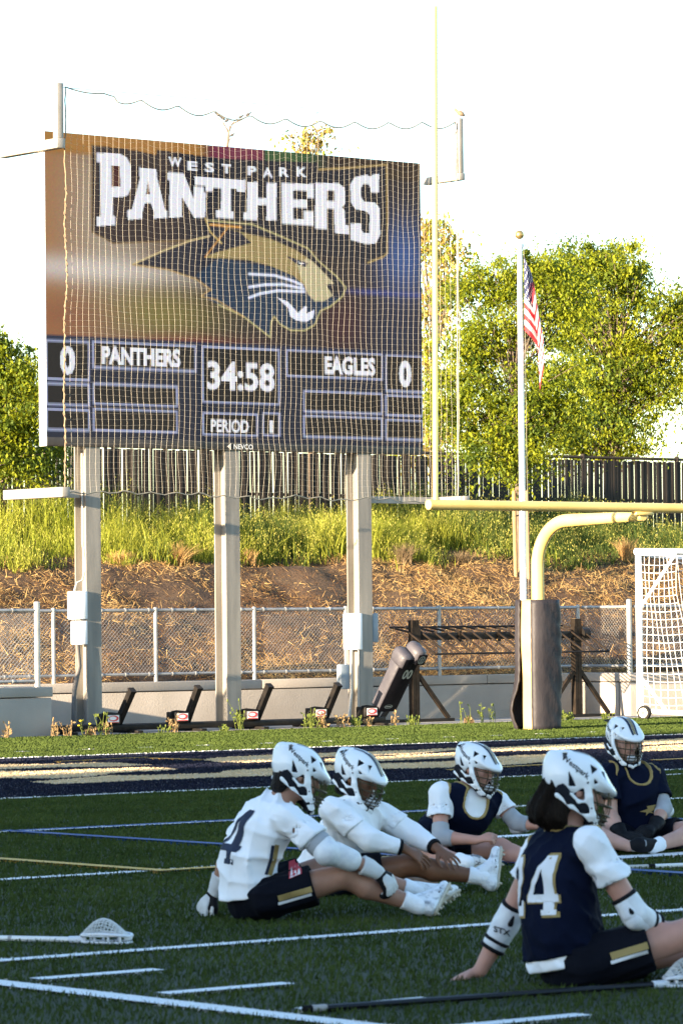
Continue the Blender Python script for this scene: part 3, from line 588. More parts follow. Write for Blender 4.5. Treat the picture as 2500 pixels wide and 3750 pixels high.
for i in range(nva+1):
    a = i/nva; cords.tube([netp(a, j/46) for j in range(47)], .0011, 3, cap=False)
for j in range(1, nha):
    bb = j/nha; cords.tube([netp(i/48, bb) for i in range(49)], .0008, 3, cap=False)
o = cords.build('net_cord', MATS['net_cord'], net); o['kind'] = 'stuff'
MB().tube([netp(i/120, 0) for i in range(121)], .011, 5).build('border_rope', MATS['net_rope'], net)
MB().tube([netp(i/60, 1)+Vector((0, 0, .02*math.sin(i*1.7))) for i in range(61)], .009, 5).build('border_rope', MATS['net_rope'], net)
b = MB(); b.tube([netp(0, i/60)+Vector((.006*math.sin(i*2.1), 0, 0)) for i in range(61)], .009, 6); b.tube([netp(0, i/240)+Vector((.016*math.sin(i*.9), -.016*math.cos(i*.9), 0)) for i in range(60, 241)], .005, 4); b.build('border_rope', MATS['rope_tan'], net)
MB().tube([netp(1, i/60)+Vector((.05*math.sin(i*.05), 0, 0)) for i in range(61)], .008, 5).build('border_rope', MATS['net_rope'], net)
MB().tube([onv(225, 318, VN), onv(1675, 440, VN)], .004, 4).build('top_wire', MATS['galv'], net)
MB().tube([onv(1672, 450, VN), onv(1676, 1830, VN)], .005, 4).build('side_wire', MATS['galv'], net)
# ------------------------------------------------------------------ electrical boxes and conduit on the columns
def ebox(px0, py0, px1, py1, v, dv, m, lab, parts=True):
    a, c = onv(px0, py0, v), onv(px1, py1, v); t = thing('electrical_box', ((a.x+c.x)/2, v, c.z), lab, 'electrical box', 'electrical boxes on the columns')
    MB().bev((a.x, v, c.z), (c.x, v+dv, a.z), .012).build('enclosure', MATS[m], t); MB().bev((a.x-.01, v+.01, c.z+.012), (a.x-.002, v+dv-.012, a.z-.012), .003).build('door', MATS[m], t)
    MB().bev((a.x-.018, v+.03, (a.z+c.z)/2-.02), (a.x-.0105, v+.045, (a.z+c.z)/2+.02), .002).build('latch', MATS['galv'], t)
    return a, c
ebox(292, 2165, 322, 2268, VS-.02, .30, 'box_white', 'larger white electrical box on the left scoreboard column')
ebox(297, 2274, 322, 2361, VS-.02, .25, 'box_white', 'smaller white electrical box below the larger one on the left column')
ebox(1303, 2246, 1328, 2380, VS-.02, .30, 'box_white', 'tall white electrical box on the left side of the right column')
ebox(1364, 2246, 1386, 2352, VS+.05, .16, 'box_grey', 'narrow blue grey electrical box on the right side of the right column')
ebox(1248, 2434, 1281, 2524, VS+.02, .10, 'box_grey', 'small blue grey box low on the left of the right column')
def pipes(name, runs, m, lab):
    p0 = runs[0][0][-1]; t = thing(name, p0, lab, 'conduit', 'conduits on the columns')
    for pts, r in runs: MB().tube(pts, r, 8).build('pipe', MATS[m], t)
    return t
w_ = COLU[0]-.15
pipes('conduit', [([onv(300, 1660, VS+.08)*1, onv(302, 1980, VS+.08), onv(312, 2080, VS+.08), onv(302, 2125, VS+.1), onv(280, 2135, VS+.1), onv(272, 2165, VS+.1)], .016), ([onv(311, 1660, VS+.06), onv(318, 2165, VS+.06)], .011)], 'conduit', 'thin pale conduits running up the left column to the board')
pipes('conduit', [([onv(283, 2361, VS), onv(290, 2440, VS), onv(272, 2530, VS-.05), onv(270, 2620, VS-.08), Vector((onv(272, 2660, VS-.08).x, VS-.08, -.05))], .034)], 'dark_hose', 'thick grey hose from the white boxes down the left column')
pipes('conduit', [([onv(1312, 2380, VS+.02), onv(1312, 2640, VS+.02)], .014)], 'conduit', 'pale conduit below the tall white box on the right column')
pipes('conduit', [([onv(1286, 2380, VS+.02), onv(1286, 2540, VS+.02), onv(1275, 2660, VS-.02)], .024), ([onv(1268, 2380, VS+.05), onv(1268, 2430, VS+.05)], .014)], 'conduit', 'grey conduit beside the small low box on the right column')
# ================================================================== goal posts
gp = ong(1974, 2674); gu, gv = gp.x, gp.y; vc = gv-2.12; zc = onv(1572, 1848, vc).z
ul = onv(1568, 1848, vc).x; ur = 2*gu-ul
g = thing('goal_post', (gu, gv, 0), 'yellow football goal post with gooseneck base and tall upright', 'goal post')
MB().tube([(ul, vc, zc), (ur, vc, zc)], .066, 20).build('crossbar', MATS['yellow_paint'], g)
for x in (ul+.12, ur-.12): MB().tube([(x, vc, zc+.06), (x+.07, vc, onv(1596, 22, vc).z)], .037, 14).build('upright', MATS['yellow_paint'], g)
zn = zc-.13; R_ = .62
pts = [(gu, gv, -.1), (gu, gv, zn-R_)]+[(gu, gv-R_+R_*math.cos(a), zn-R_+R_*math.sin(a)) for a in [math.pi/2*i/12 for i in range(1, 13)]]+[(gu, vc-.02, zn+.02)]
MB().tube(pts, [.088]*14+[.062], 20).build('gooseneck', MATS['yellow_paint'], g)
MB().bev((gu-.16, vc-.05, zc-.10), (gu+.16, vc+.05, zc-.055), .01).build('mounting_plate', MATS['yellow_paint'], g)
# wrapped pad: grey vinyl sleeve that gapes open on its left, cream foam inside
pad = thing('goal_post_pad', (gu, gv, 0), 'grey vinyl goal post pad split open to show a cream strip', 'post pad')
PH = 1.80
def sq(t, r, e=3.4): 
    c, s = math.cos(t), math.sin(t); k = (abs(c)**e+abs(s)**e)**(-1/e); return c*k*r, s*k*r
def padmesh(a0, a1, n, rf, name, m, thick=.03):
    rows = 26; V = []
    for side in (0, 1):
        for i in range(rows+1):
            z = PH*i/rows
            for j in range(n+1):
                t = a0+(a1-a0)*j/n; r = rf(t, i/rows, j/n)-side*thick; x, y = sq(t, r); V.append((gu+x, gv+y, z))
    b = MB(); N1 = (rows+1)*(n+1); F = []
    for i in range(rows):
        for j in range(n):
            q = [i*(n+1)+j, i*(n+1)+j+1, (i+1)*(n+1)+j+1, (i+1)*(n+1)+j]; F.append(q); F.append([N1+k for k in q[::-1]])
        for j in (0, n): q = [i*(n+1)+j, (i+1)*(n+1)+j]; F.append([q[0], q[1], N1+q[1], N1+q[0]])
    for i in (0, rows):
        for j in range(n): q = [i*(n+1)+j, i*(n+1)+j+1]; F.append([q[0], q[1], N1+q[1], N1+q[0]])
    b.add(V, F, 0, True); return b.build(name, MATS[m], pad)
def wr(t, h, s): return .262+.010*math.sin(h*34+t*6+2*math.sin(h*9))*math.sin(s*3.1)+.005*math.sin(h*70+t*14)+.012*math.sin(h*3.0)
OA = math.radians(172); gap = .62
def grey_r(t, h, s):
    r = wr(t, h, s)
    if s > .82: r += .13*math.exp(-((h-.16)/.15)**2)*(s-.82)/.18+.02*(s-.82)/.18   # loose flap
    if s < .05: r += .012
    return r
padmesh(OA+gap+.02, OA+2*math.pi-.10, 46, grey_r, 'vinyl_sleeve', 'pad_grey', .018)
padmesh(OA-.12, OA+gap+.10, 12, lambda t, h, s: .238+.004*math.sin(h*11)+.02*math.exp(-((h-.75)/.3)**2), 'cream_foam', 'pad_cream', .06)
b = MB(); n = 24; b.add([(gu+sq(2*math.pi*j/n, .245)[0], gv+sq(2*math.pi*j/n, .245)[1], PH-.012) for j in range(n)], [tuple(range(n))]); b.build('pad_top', MATS['pad_grey'], pad)
# ================================================================== flagpole and flag
FD = 58.6; fp = atd(1916, 2200, FD); fz0 = 0.0; fz1 = atd(1909, 905, FD).z
fpo = thing('flagpole', (fp.x, fp.y, fz0), 'tapered pale grey flagpole with a gold ball behind the goal post', 'flagpole')
MB().tube([(fp.x, fp.y, fz0-.2), (fp.x, fp.y, fz1)], [.058, .040], 18).build('pole', MATS['pole_paint'], fpo)
b = MB(); b.tube([(fp.x, fp.y, fz1), (fp.x, fp.y, fz1+.05)], .058, 14); b.tube([(fp.x, fp.y, fz1-.03), (fp.x, fp.y, fz1)], .05, 14); b.box((fp.x-.07, fp.y-.02, fz1+.012), (fp.x+.07, fp.y+.02, fz1+.05)); b.build('truck', MATS['pole_paint'], fpo)
b = MB(); b.tube([(fp.x, fp.y, fz1+.05), (fp.x, fp.y, fz1+.12)], .012, 8); b.ball((fp.x, fp.y, fz1+.19), .068, 18); b.build('finial_ball', MATS['gold_ball'], fpo)
hx = _r0*.062-_h*.03
MB().tube([Vector((fp.x, fp.y, fz1-.02))+hx, Vector((fp.x, fp.y, fz0+1.0))+hx*1.3], .004, 4).build('halyard', MATS['net_rope'], fpo)
mat('flag_red', (.42, .022, .035), .7, trans=.15); mat('flag_white', (.74, .72, .72), .7, trans=.15); mat('flag_navy', (.018, .026, .085), .75, trans=.1)
FH, FL = 1.20, 1.9; ftop = atd(1927, 940, FD).z
def flagp(s, t):
    # limp cloth: the fly end falls past the hoist in deep pleats
    lat = .060+.28*math.sin(min(s*1.9, 1)*math.pi*.5)*(.35+.65*min(1, t*1.1+s*.5))-.20*max(0, s-.55)*(1.0-.3*t); dep = .10*math.sin(s*11+t*1.2)*min(1, s*4)+.03*math.sin(s*23)
    z = ftop-t*FH*.93-FL*.52*s*(.72+.28*t)-.06*s*math.sin(t*5)
    return Vector((fp.x, fp.y, 0))+_r0*lat-_h*(dep+.05)+Vector((0, 0, z))
ns, nt_ = 72, 65; V = [flagp(i/ns, j/nt_) for j in range(nt_+1) for i in range(ns+1)]; b = MB()
b.v = [tuple(p) for p in V]
for j in range(nt_):
    for i in range(ns):
        st = int((j+.5)/nt_*13); mi_ = 2 if (st < 7 and (i+.5)/ns < .4) else (0 if st % 2 == 0 else 1)
        b.f.append([j*(ns+1)+i, j*(ns+1)+i+1, (j+1)*(ns+1)+i+1, (j+1)*(ns+1)+i]); b.mi.append(mi_); b.sm.append(True)
flag = b.build('flag', [MATS['flag_red'], MATS['flag_white'], MATS['flag_navy']], None, (fp.x, fp.y, ftop-FH)); tag(flag, 'limp red white and blue striped flag with stars hanging on the pole', 'flag')
b = MB()
for r in range(9):
    for c in range(6 if r % 2 == 0 else 5):
        s0 = .4*(c+.5+(0 if r % 2 == 0 else .5))/6; t0 = 7/13*(r+.7)/9.4; nrm = (flagp(s0+.01, t0)-flagp(s0, t0)).cross(flagp(s0, t0+.01)-flagp(s0, t0)).normalized()
        if nrm.dot(_h) > 0: nrm = -nrm
        pts = []
        for k in range(10): R2 = .021 if k % 2 == 0 else .0085; a = math.pi*k/5; pts.append(flagp(s0+math.sin(a)*R2*.9, t0-math.cos(a)*R2*1.3)+nrm*.006)
        b.add([flagp(s0, t0)+nrm*.006]+pts, [(0, 1+k, 1+(k+1) % 10) for k in range(10)])
b.build('stars', MATS['flag_white'], flag)
# ================================================================== lineman chute (low black frame with slanted rods)
VC = 44.75; ch = thing('training_chute', (onv(1800, 2640, VC).x, VC, 0), 'black steel lineman chute with slanted rods in front of the wall', 'training frame')
uA, uB_ = xv(1512, VC), xv(2106, VC)
for uu in (uA, uB_):
    b = MB(); b.box((uu-.055, VC-.05, .02), (uu-.002, VC+.05, onv(1510, 2272, VC).z)); b.box((uu+.006, VC-.05, .02), (uu+.075, VC+.05, onv(1510, 2272, VC).z)); b.box((uu-.08, VC-.065, 1.18), (uu+.09, VC-.052, 1.42)); b.build('upright', MATS['brown_metal'], ch)
    MB().box((uu-.75, VC-.06, .005), (uu+.75, VC+.05, .06)).build('foot', MATS['black_metal'], ch)
    MB().beam((uu+.07, VC-.02, .72), (uu+.66, VC-.02, .06), .05, .06).build('brace', MATS['brown_metal'], ch)
    MB().beam((uu-.07, VC-.02, .72), (uu-.66, VC-.02, .06), .05, .06).build('brace', MATS['brown_metal'], ch)
zb_ = 1.29
for k in range(4):
    x0, x1 = uA+.09+(uB_-uA-.15)*k/4, uA+.09+(uB_-uA-.15)*(k+1)/4; MB().bev((x0+.006, VC-.055, zb_-.055), (x1-.006, VC+.055, zb_+.055), .008).build('cross_beam', MATS['black_metal'], ch)
    MB().box((x1-.03, VC-.07, zb_-.085), (x1+.03, VC-.056, zb_+.085)).build('clamp', MATS['brown_metal'], ch)
vb_, zb2, vf_, zf2 = VC+.42, 1.43, VC-.62, 1.03; ua_, ub2 = uA-.10, uB_+.12
MB().tube([(ua_, vb_, zb2), (ub2, vb_, zb2)], .017, 6).build('back_rod', MATS['black_metal'], ch); MB().tube([(ua_, vf_, zf2), (ub2, vf_, zf2)], .017, 6).build('front_rod', MATS['black_metal'], ch)
for k in range(15):
    x = ua_+(ub2-ua_)*k/14; MB().tube([(x, vb_, zb2), (x, VC, zb_+.07), (x, vf_, zf2)], .016, 6).build('slanted_rod', MATS['brown_metal'], ch)
MB().tube([(uB_+.075, VC-.03, 1.30), (uB_+.21, VC-.03, 1.30)], .10, 16).build('end_roller', MATS['black_metal'], ch)
# ================================================================== blocking sled
VSL = 44.0; sd = thing('blocking_sled', (xv(760, VSL), VSL, 0), 'low black football blocking sled with bare arms and one numbered dummy', 'blocking sled')
xs0, xs1 = xv(200, VSL), xv(1400, VSL)
for vv in (VSL-.02, VSL+.34): MB().bev((xs0, vv-.04, .05), (xs1, vv+.04, .13), .008).build('rail', MATS['black_metal'], sd)
for k in range(6): x = xs0+.15+(xs1-xs0-.3)*k/5; MB().bev((x-.05, VSL-.25, .012), (x+.05, VSL+.5, .05), .006).build('skid', MATS['black_metal'], sd)
arms = [(438, 2640, 488, 2528), (690, 2632, 730, 2516), (945, 2625, 990, 2508), (1195, 2620, 1240, 2503), (1380, 2610, 1425, 2500)]
mat('decal_white', (.8, .78, .76), .5)
def ell_pts(cx, cy, a, b_, n=20): return [(cx+a*math.cos(2*math.pi*i/n), cy+b_*math.sin(2*math.pi*i/n)) for i in range(n)]
for k, (x0, y0, x1, y1) in enumerate(arms):
    base = onv(x0, y0, VSL); lean = (x1-x0)/14330*55/.629; top = Vector((base.x, base.y-lean, base.z+(y0-y1)/14330*54.5)); base = base+Vector((0, .06, -.06))
    bm_ = MB(); bm_.beam(base, top, .085, .085); d_ = (top-base).normalized(); bm_.beam(top-d_*.02, top+d_*.006, .097, .097); bm_.build('arm', MATS['black_metal'], sd)
    bx0, bx1 = base.x-.30, base.x-.055
    q = MB(); q.prism([(bx0-.13, .13), (bx1+.02, .13), (bx1+.02, .29), (bx0+.06, .31), (bx0-.02, .30)], VSL-.05, VSL-.03, 'y'); q.bev((bx0, VSL-.10, .135), (bx1, VSL+.12, .285), .012); q.build('bracket', MATS['black_metal'], sd)
    cz = .215; cx = (bx0+bx1)/2-.0
    q = MB(); q.prism([(cx-.095, cz-.055), (cx+.095, cz-.055), (cx+.095, cz+.05), (cx-.095, cz+.05)], VSL-.104, VSL-.1015, 'y'); dc = q.build('decal', MATS['decal_white'], sd)
    o_ = ell_pts(cx, cz+.005, .086, .040); i_ = ell_pts(cx-.012, cz+.007, .062, .026); q = MB(); n = 20
    q.add([(x, VSL-.1075, y) for x, y in o_]+[(x, VSL-.1075, y) for x, y in i_], [(j, (j+1) % n, n+(j+1) % n, n+j) for j in range(n)]); q.prism([(cx-.088, cz-.054), (cx+.088, cz-.054), (cx+.088, cz-.044), (cx-.088, cz-.044)], VSL-.1075, VSL-.1065, 'y'); q.build('oval_emblem', MATS['decal_red'], dc)
# the dummy: leaning padded shield, lit grey side and dark front with 00
bot = onv(1418, 2598, VSL-.1); axis = Vector((0, -.60, .80)); side = Vector((1, 0, 0)); nrm = side.cross(axis).normalized()     # nrm points to the field, downwards
if nrm.y > 0: nrm = -nrm
MD = Matrix(((side.x, axis.x, nrm.x, bot.x), (side.y, axis.y, nrm.y, bot.y), (side.z, axis.z, nrm.z, bot.z), (0, 0, 0, 1)))
def xf(mb): mb.v = [tuple(MD @ Vector(p)) for p in mb.v]; return mb
dm_ = MB(); dm_.bev((-.17, -.04, -.20), (.17, .90, .0), .035); dm_.bev((-.165, .62, -.25), (.12, .92, -.02), .06); dum = xf(dm_).build('dummy', MATS['dummy_grey'], sd); tag(dum, 'leaning grey dummy numbered 00')
dm_ = MB(); dm_.bev((-.20, .76, -.24), (.015, 1.00, .075), .07); dm_.bev((-.01, .84, -.23), (.20, 1.11, .095), .08); xf(dm_).build('padded_roll', MATS['dummy_grey'], dum)
dm_ = MB(); dm_.bev((-.164, -.035, .001), (.164, .86, .014), .005); xf(dm_).build('front_panel', MATS['dummy_black'], dum)
dm_ = MB(); dm_.bev((.02, .88, .096), (.185, 1.06, .104), .003); dm_.bev((-.17, .80, .076), (-.01, .96, .083), .003); xf(dm_).build('front_panel', MATS['dummy_black'], dum)
v_, t_ = text_tris('00', .03); b = MB(); b.add([MD @ Vector((-.03+x*.165, .56+y*.17, .0165)) for x, y in v_], [tuple(q) for q in t_]); b.build('number', MATS['print_grey'], dum)
b = MB()
for (cx, cy, a, b_, z) in ((.10, .97, .062, .07, .1065), (-.02, .06, .075, .035, .0165)):
    o_, i_ = ell_pts(cx, cy, a, b_), ell_pts(cx, cy, a*.84, b_*.84); b.add([MD @ Vector((x, y, z)) for x, y in o_+i_], [(j, (j+1) % 20, 20+(j+1) % 20, 20+j) for j in range(20)])
for yy in (.93, .955, .985): b.add([MD @ Vector(q) for q in ((.06, yy, .1065), (.145, yy, .1065), (.145, yy+.008, .1065), (.06, yy+.008, .1065))], [(0, 1, 2, 3)])
for xx in (.085, .118): b.add([MD @ Vector(q) for q in ((xx, .92, .107), (xx+.008, .92, .107), (xx+.008, 1.03, .107), (xx, 1.03, .107))], [(0, 1, 2, 3)])
b.add([MD @ Vector(q) for q in ((-.07, .05, .017), (.03, .05, .017), (.03, .07, .017), (-.07, .07, .017))], [(0, 1, 2, 3)])
b.build('printed_emblem', MATS['print_grey'], dum)
# ================================================================== soccer goal
sg0 = ong(2344, 2636); su, sv = sg0.x, sg0.y; zt_ = onv(2344, 2020, sv).z; r_ = .052
sg = thing('soccer_goal', (su, sv, 0), 'white portable soccer goal with net and wheel at the right edge', 'soccer goal')
GL = 7.3; DB = 1.25
def tub(name, pts, r, m='white_tube'): return MB().tube(pts, r, 10).build(name, MATS[m], sg)
for x in (su, su+GL): tub('goal_upright', [(x, sv, .06), (x, sv, zt_)], r_); tub('side_bar', [(x, sv-.05, .13), (x, sv-DB, .10)], .04); tub('diagonal_brace', [(x, sv, 1.66), (x, sv-.78, zt_-.08)], .026); tub('diagonal_brace', [(x, sv, .66), (x, sv-.58, .13)], .026); tub('top_bar', [(x, sv, zt_-.03), (x, sv-.80, zt_-.06)], .03)
tub('crossbar', [(su-r_, sv, zt_), (su+GL+r_, sv, zt_)], r_); tub('back_bar', [(su, sv-DB, .10), (su+GL, sv-DB, .10)], .04)
b = MB(); nd = .115; rr = .0042
def gnet(x, t):
    sg_ = .05*math.sin(math.pi*t)
    if t < .35: q = t/.35; return Vector((x, sv-.05-.78*q, zt_-.06-.05*q+.04*math.sin(x*9)*q*(1-q)))
    q = (t-.35)/.65; return Vector((x+.02*math.sin(q*7+x*3), sv-.83-.42*q+sg_, zt_-.11-(zt_-.22)*q))
n1 = int(4.6/nd); n2 = 30
for i in range(n1+1): b.tube([gnet(su+.05+i*nd, j/n2) for j in range(n2+1)], rr, 4, cap=False)
for j in range(n2+1): b.tube([gnet(su+.05+i*nd*1.0, j/n2)+Vector((0, 0, -.025*abs(math.sin(i*1.57)))) for i in range(0, n1+1)], rr, 4, cap=False)
def snet(s, z): dd = .05+(.78 if z > 1.9 else .78+.42*(1.9-z)/1.8)*s; return Vector((su+.02*math.sin(s*9+z*4), sv-dd, z))
for i in range(9): b.tube([snet(i/8, .12+(zt_-.2)*j/20) for j in range(21)], rr, 4, cap=False)
for j in range(20): b.tube([snet(i/8, .12+(zt_-.2)*j/20-.02*math.sin(math.pi*i/8)) for i in range(9)], rr, 4, cap=False)
o = b.build('net', MATS['net_white'], sg); o['kind'] = 'stuff'
for x in (su+.03,):
    wc = Vector((x-.13, sv-.19, .108)); ax = Vector((.96, .28, 0)); q = MB(); q.tube([wc-ax*.028, wc+ax*.028], .108, 22); wo = q.build('wheel', MATS['rubber'], sg)
    q = MB(); q.tube([wc-ax*.034, wc+ax*.034], .074, 20); q.build('rim', MATS['rim'], wo)
    q = MB(); q.tube([wc-ax*.042, wc+ax*.042], .018, 12)
    e1, e2 = frame_of(ax)
    for k in range(5): a = 2*math.pi*k/5+.4; dv_ = e1*math.cos(a)+e2*math.sin(a); q.beam(wc-ax*.036+dv_*.015, wc-ax*.036+dv_*.07, .016, .008)
    q.build('spoke', MATS['dark_hose'], wo)
# ================================================================== lacrosse sticks
mat('shaft_white', (.72, .72, .70), .3, .1); mat('shaft_black', (.006, .006, .009), .35, 0, spec=.3); mat('shaft_grey', (.42, .41, .38), .4); mat('tape_black', (.008, .008, .009), .8, spec=.1); mat('tape_grey', (.32, .31, .31), .8); mat('head_plastic', (.70, .72, .76), .4, 0, (.62, .64, .70), 8); mat('pocket_mesh', (.62, .63, .62), .8)
def stick(a, b_, m, lab, head=True, bands=(), hs=1.0, flip=1, two=None):
    """shaft from a (butt) to b (throat); head beyond b"""
    a, b_ = Vector(a), Vector(b_); d = (b_-a).normalized(); s = d.cross(Vector((0, 0, 1))).normalized()*flip; up = s.cross(d) if flip > 0 else -s.cross(d); up = Vector((0, 0, 1))
    t = thing('lacrosse_stick', (a+b_)/2, lab, 'lacrosse stick', 'lacrosse sticks on the turf'); L = (b_-a).length
    if two: MB().tube([a, a+d*two[0]], .0135, 8, sm=False).build('shaft', MATS[two[1]], t); MB().tube([a+d*two[0], b_], .0135, 8, sm=False).build('shaft', MATS[m], t)
    else: MB().tube([a, b_], .0135, 8, sm=False).build('shaft', MATS[m], t)
    for s0, s1, mm in bands: MB().tube([a+d*s0, a+d*s1], .0150, 8).build('grip_tape', MATS[mm], t)
    if not head: return t
    P = lambda x, y, z: b_+d*(x*hs)+s*(y*hs)+up*(z*hs)
    MB().tube([P(-.05, 0, 0), P(.0, 0, 0), P(.03, 0, .002)], [.017, .018, .014], 8).build('throat', MATS['head_plastic'], t)
    def rim(q, w, z): a_ = math.pi*q; x = .02+.245*(.5-.5*math.cos(a_)); y = w*math.sin(a_)**.6*(.55+.45*(x/.26)); return x, y, z
    for sg_ in (1, -1):
        hd = MB(); hd.tube([P(*(lambda r: (r[0], sg_*r[1], .020+.012*math.sin(math.pi*q)))(rim(q, .078, 0))) for q in [i/16 for i in range(17)]], .0085, 6); hd.tube([P(*(lambda r: (r[0], sg_*r[1]*.92, -.008))(rim(q, .076, 0))) for q in [i/16 for i in range(17)]], .007, 6)
        for q in (.22, .4, .6, .78): r = rim(q, .078, 0); hd.tube([P(r[0], sg_*r[1], .024), P(r[0], sg_*r[1]*.92, -.008)], .007, 5)
        hd.build('sidewall', MATS['head_plastic'], t)
    hd = MB(); hd.tube([P(.245+.018*math.cos(q), .03*math.sin(q), .012) for q in [-1.5+i*.3 for i in range(11)]], .011, 6); hd.build('scoop', MATS['head_plastic'], t)
    pk = MB()
    def pocket(x, y): w_ = .070*math.sin(math.pi*min(max(x/.255, .02), .98))**.5; return P(x+.01, y*w_, .022+.085*math.sin(math.pi*(x/.255))**1.2*(1-y*y)**.8*(1.0-.35*(x/.255-.35)))
    for i in range(15): pk.tube([pocket(.012+.235*i/14, -1+2*j/12) for j in range(13)], .0026, 4, cap=False)
    for j in range(13): pk.tube([pocket(.012+.235*i/20, -1+2*j/12) for i in range(21)], .0026, 4, cap=False)
    pk.build('pocket_mesh', MATS['pocket_mesh'], t); return t
p0, p1 = ong(-260, 3432, .02), ong(288, 3443, .02); 
stick(p0, p1, 'shaft_white', 'white lacrosse stick with netted head lying on the turf at the left', bands=(((ong(36, 3437, .02)-p0).length, (ong(50, 3437, .02)-p0).length, 'tape_grey'),))
p0, p1 = ong(1112, 3698, .02), ong(2424, 3606, .02)
stick(p0, p1, 'shaft_black', 'long black lacrosse stick lying in the foreground below the seated player', bands=((0, .035, 'tape_black'), (.036, .10, 'tape_grey')))
p0, p1 = ong(2230, 3180, .02), ong(2640, 3164, .02); q1, q2 = (ong(2376, 3175, .02)-p0).length, (ong(2400, 3174, .02)-p0).length
stick(p0, p1, 'shaft_white', 'white and grey stick shaft on the turf behind the foreground player', False, ((q1, q2, 'tape_black'),), two=((q1+q2)/2, 'shaft_grey'))
# ================================================================== trees
mat('leaf_a', (.19, .235, .012), .5, 0, (.34, .36, .024), .9, 3, (.3, .7), trans=.45, spec=.3); mat('leaf_b', (.055, .095, .012), .6, 0, (.15, .20, .020), 1.1, 3, trans=.4, spec=.3)
mat('leaf_y', (.40, .27, .07), .6, 0, (.48, .36, .11), 1.5, 2, trans=.35, spec=.2)
def tree(name, lab, base, top_z, blobs, nclump, nleaf, leaf=.10, mats=('leaf_a', 'leaf_b'), spread=.30, trunk_r=.09, mixp=.35, droop=.7):
    """blobs: (centre, radii, weight) ellipsoids the foliage fills"""
    t = thing(name, base, lab, 'tree', 'trees behind the bank'); base = Vector(base); wts = np.array([q[2] for q in blobs], float); wts /= wts.sum(); cl = []
    while len(cl) < nclump:
        c, r, _ = blobs[RNG.choice(len(blobs), p=wts)]; q = RNG.normal(0, 1, 3); q /= np.linalg.norm(q); q *= RNG.uniform(.25, 1)**.5
        cl.append(np.array(c)+q*np.array(r))
    cl = np.array(cl); zmin = base.z; b = MB(); cen = cl.mean(0)
    hgt = max(.5, cen[2]+.35*(cl[:, 2].max()-cen[2])-zmin); axp = [base+Vector((0, 0, -.15)), base+Vector(((cen[0]-base.x)*.15, (cen[1]-base.y)*.15, hgt*.4)), Vector((cen[0]*.6+base.x*.4, cen[1]*.6+base.y*.4, zmin+hgt*.75)), Vector((cen[0], cen[1], zmin+hgt))]
    b.tube(axp, [trunk_r*1.25, trunk_r, trunk_r*.7, trunk_r*.35], 9)
    def ax(h): h = min(max(h, 0), .999)*3; i = int(h); return axp[i].lerp(axp[i+1], h-i)
    for k, c in enumerate(cl):
        if RNG.random() > .55: continue
        c = Vector(c); h = min(.98, max(.25, (c.z-zmin)/hgt*.62)); s = ax(h); mid = s.lerp(c, .55)+Vector((RNG.normal(0, .12), RNG.normal(0, .12), .12)); r0 = trunk_r*RNG.uniform(.12, .34)
        b.tube([s, s.lerp(mid, .5)+Vector((0, 0, -.04)), mid, c], [r0, r0*.8, r0*.5, .006], 5, cap=False)
    b.build('trunk', MATS['bark'], t)
    n = nclump*nleaf; cc = np.repeat(cl, nleaf, 0); sc = np.repeat(RNG.uniform(.25, 1.6, nclump), nleaf)*spread; sa_ = np.repeat(RNG.uniform(0, 2*math.pi, nclump), nleaf); q_ = RNG.random(n)**.7
    # each clump is a spray: it runs outwards along a twig and droops at its end
    run = sc*3.2*(q_-.35); off = RNG.normal(0, 1, (n, 3))*(sc*(.45+.35*q_))[:, None]*np.array([1, 1, .7]); off[:, 0] += np.cos(sa_)*run; off[:, 1] += np.sin(sa_)*run; off[:, 2] -= sc*1.5*q_*q_; p = cc+off
    a = RNG.uniform(0, 2*math.pi, n); el = -np.abs(RNG.normal(droop, .5, n)); L = leaf*RNG.uniform(.6, 1.3, n); W = L*RNG.uniform(.20, .34, n)
    d = np.stack([np.cos(a)*np.cos(el), np.sin(a)*np.cos(el), np.sin(el)], 1); s = np.stack([-np.sin(a), np.cos(a), RNG.normal(0, .5, n)], 1); s /= np.linalg.norm(s, axis=1)[:, None]
    Lc, Wc = L[:, None], W[:, None]
    V = np.stack([p, p+d*Lc*.45+s*Wc, p+d*Lc, p+d*Lc*.45-s*Wc], 1).reshape(-1, 3)-np.array(base)
    cm = np.repeat((RNG.random(nclump) < mixp), nleaf); mi = np.where(RNG.random(n) < .12, ~cm, cm).astype(int)
    new_obj('crown', np_mesh('crown', V, np.arange(n*4).reshape(-1, 4), [MATS[m] for m in mats], mi), t); return t
def blob(pxc, pyc, rx, ry, dep, dd=None, wt=1):
    """ellipsoid from photo pixels (centre, half sizes) at a distance"""
    c = atd(pxc, pyc, dep); k = dep/FPX; return ((c.x, c.y, c.z), ((dd or rx*k), (dd or rx*k), ry*k), wt)
def base_at(px, dep): p = atd(px, 2200, dep); return (p.x, p.y, float(hz(p.x, p.y)))
D1 = 62.5
tree('leafy_tree', 'dense green tree at the far left edge behind the scoreboard', base_at(-120, D1), 0, [blob(-60, 1290, 120, 110, D1, None, 2), blob(20, 1330, 110, 110, D1, None, 2), blob(60, 1480, 110, 120, D1, None, 2.4), blob(-20, 1560, 150, 100, D1, None, 2), blob(190, 1640, 90, 60, D1+1, None, .7), blob(60, 1680, 130, 70, D1, None, 1)], 220, 150, .074, spread=.18, mixp=.42)
D2 = 66.5
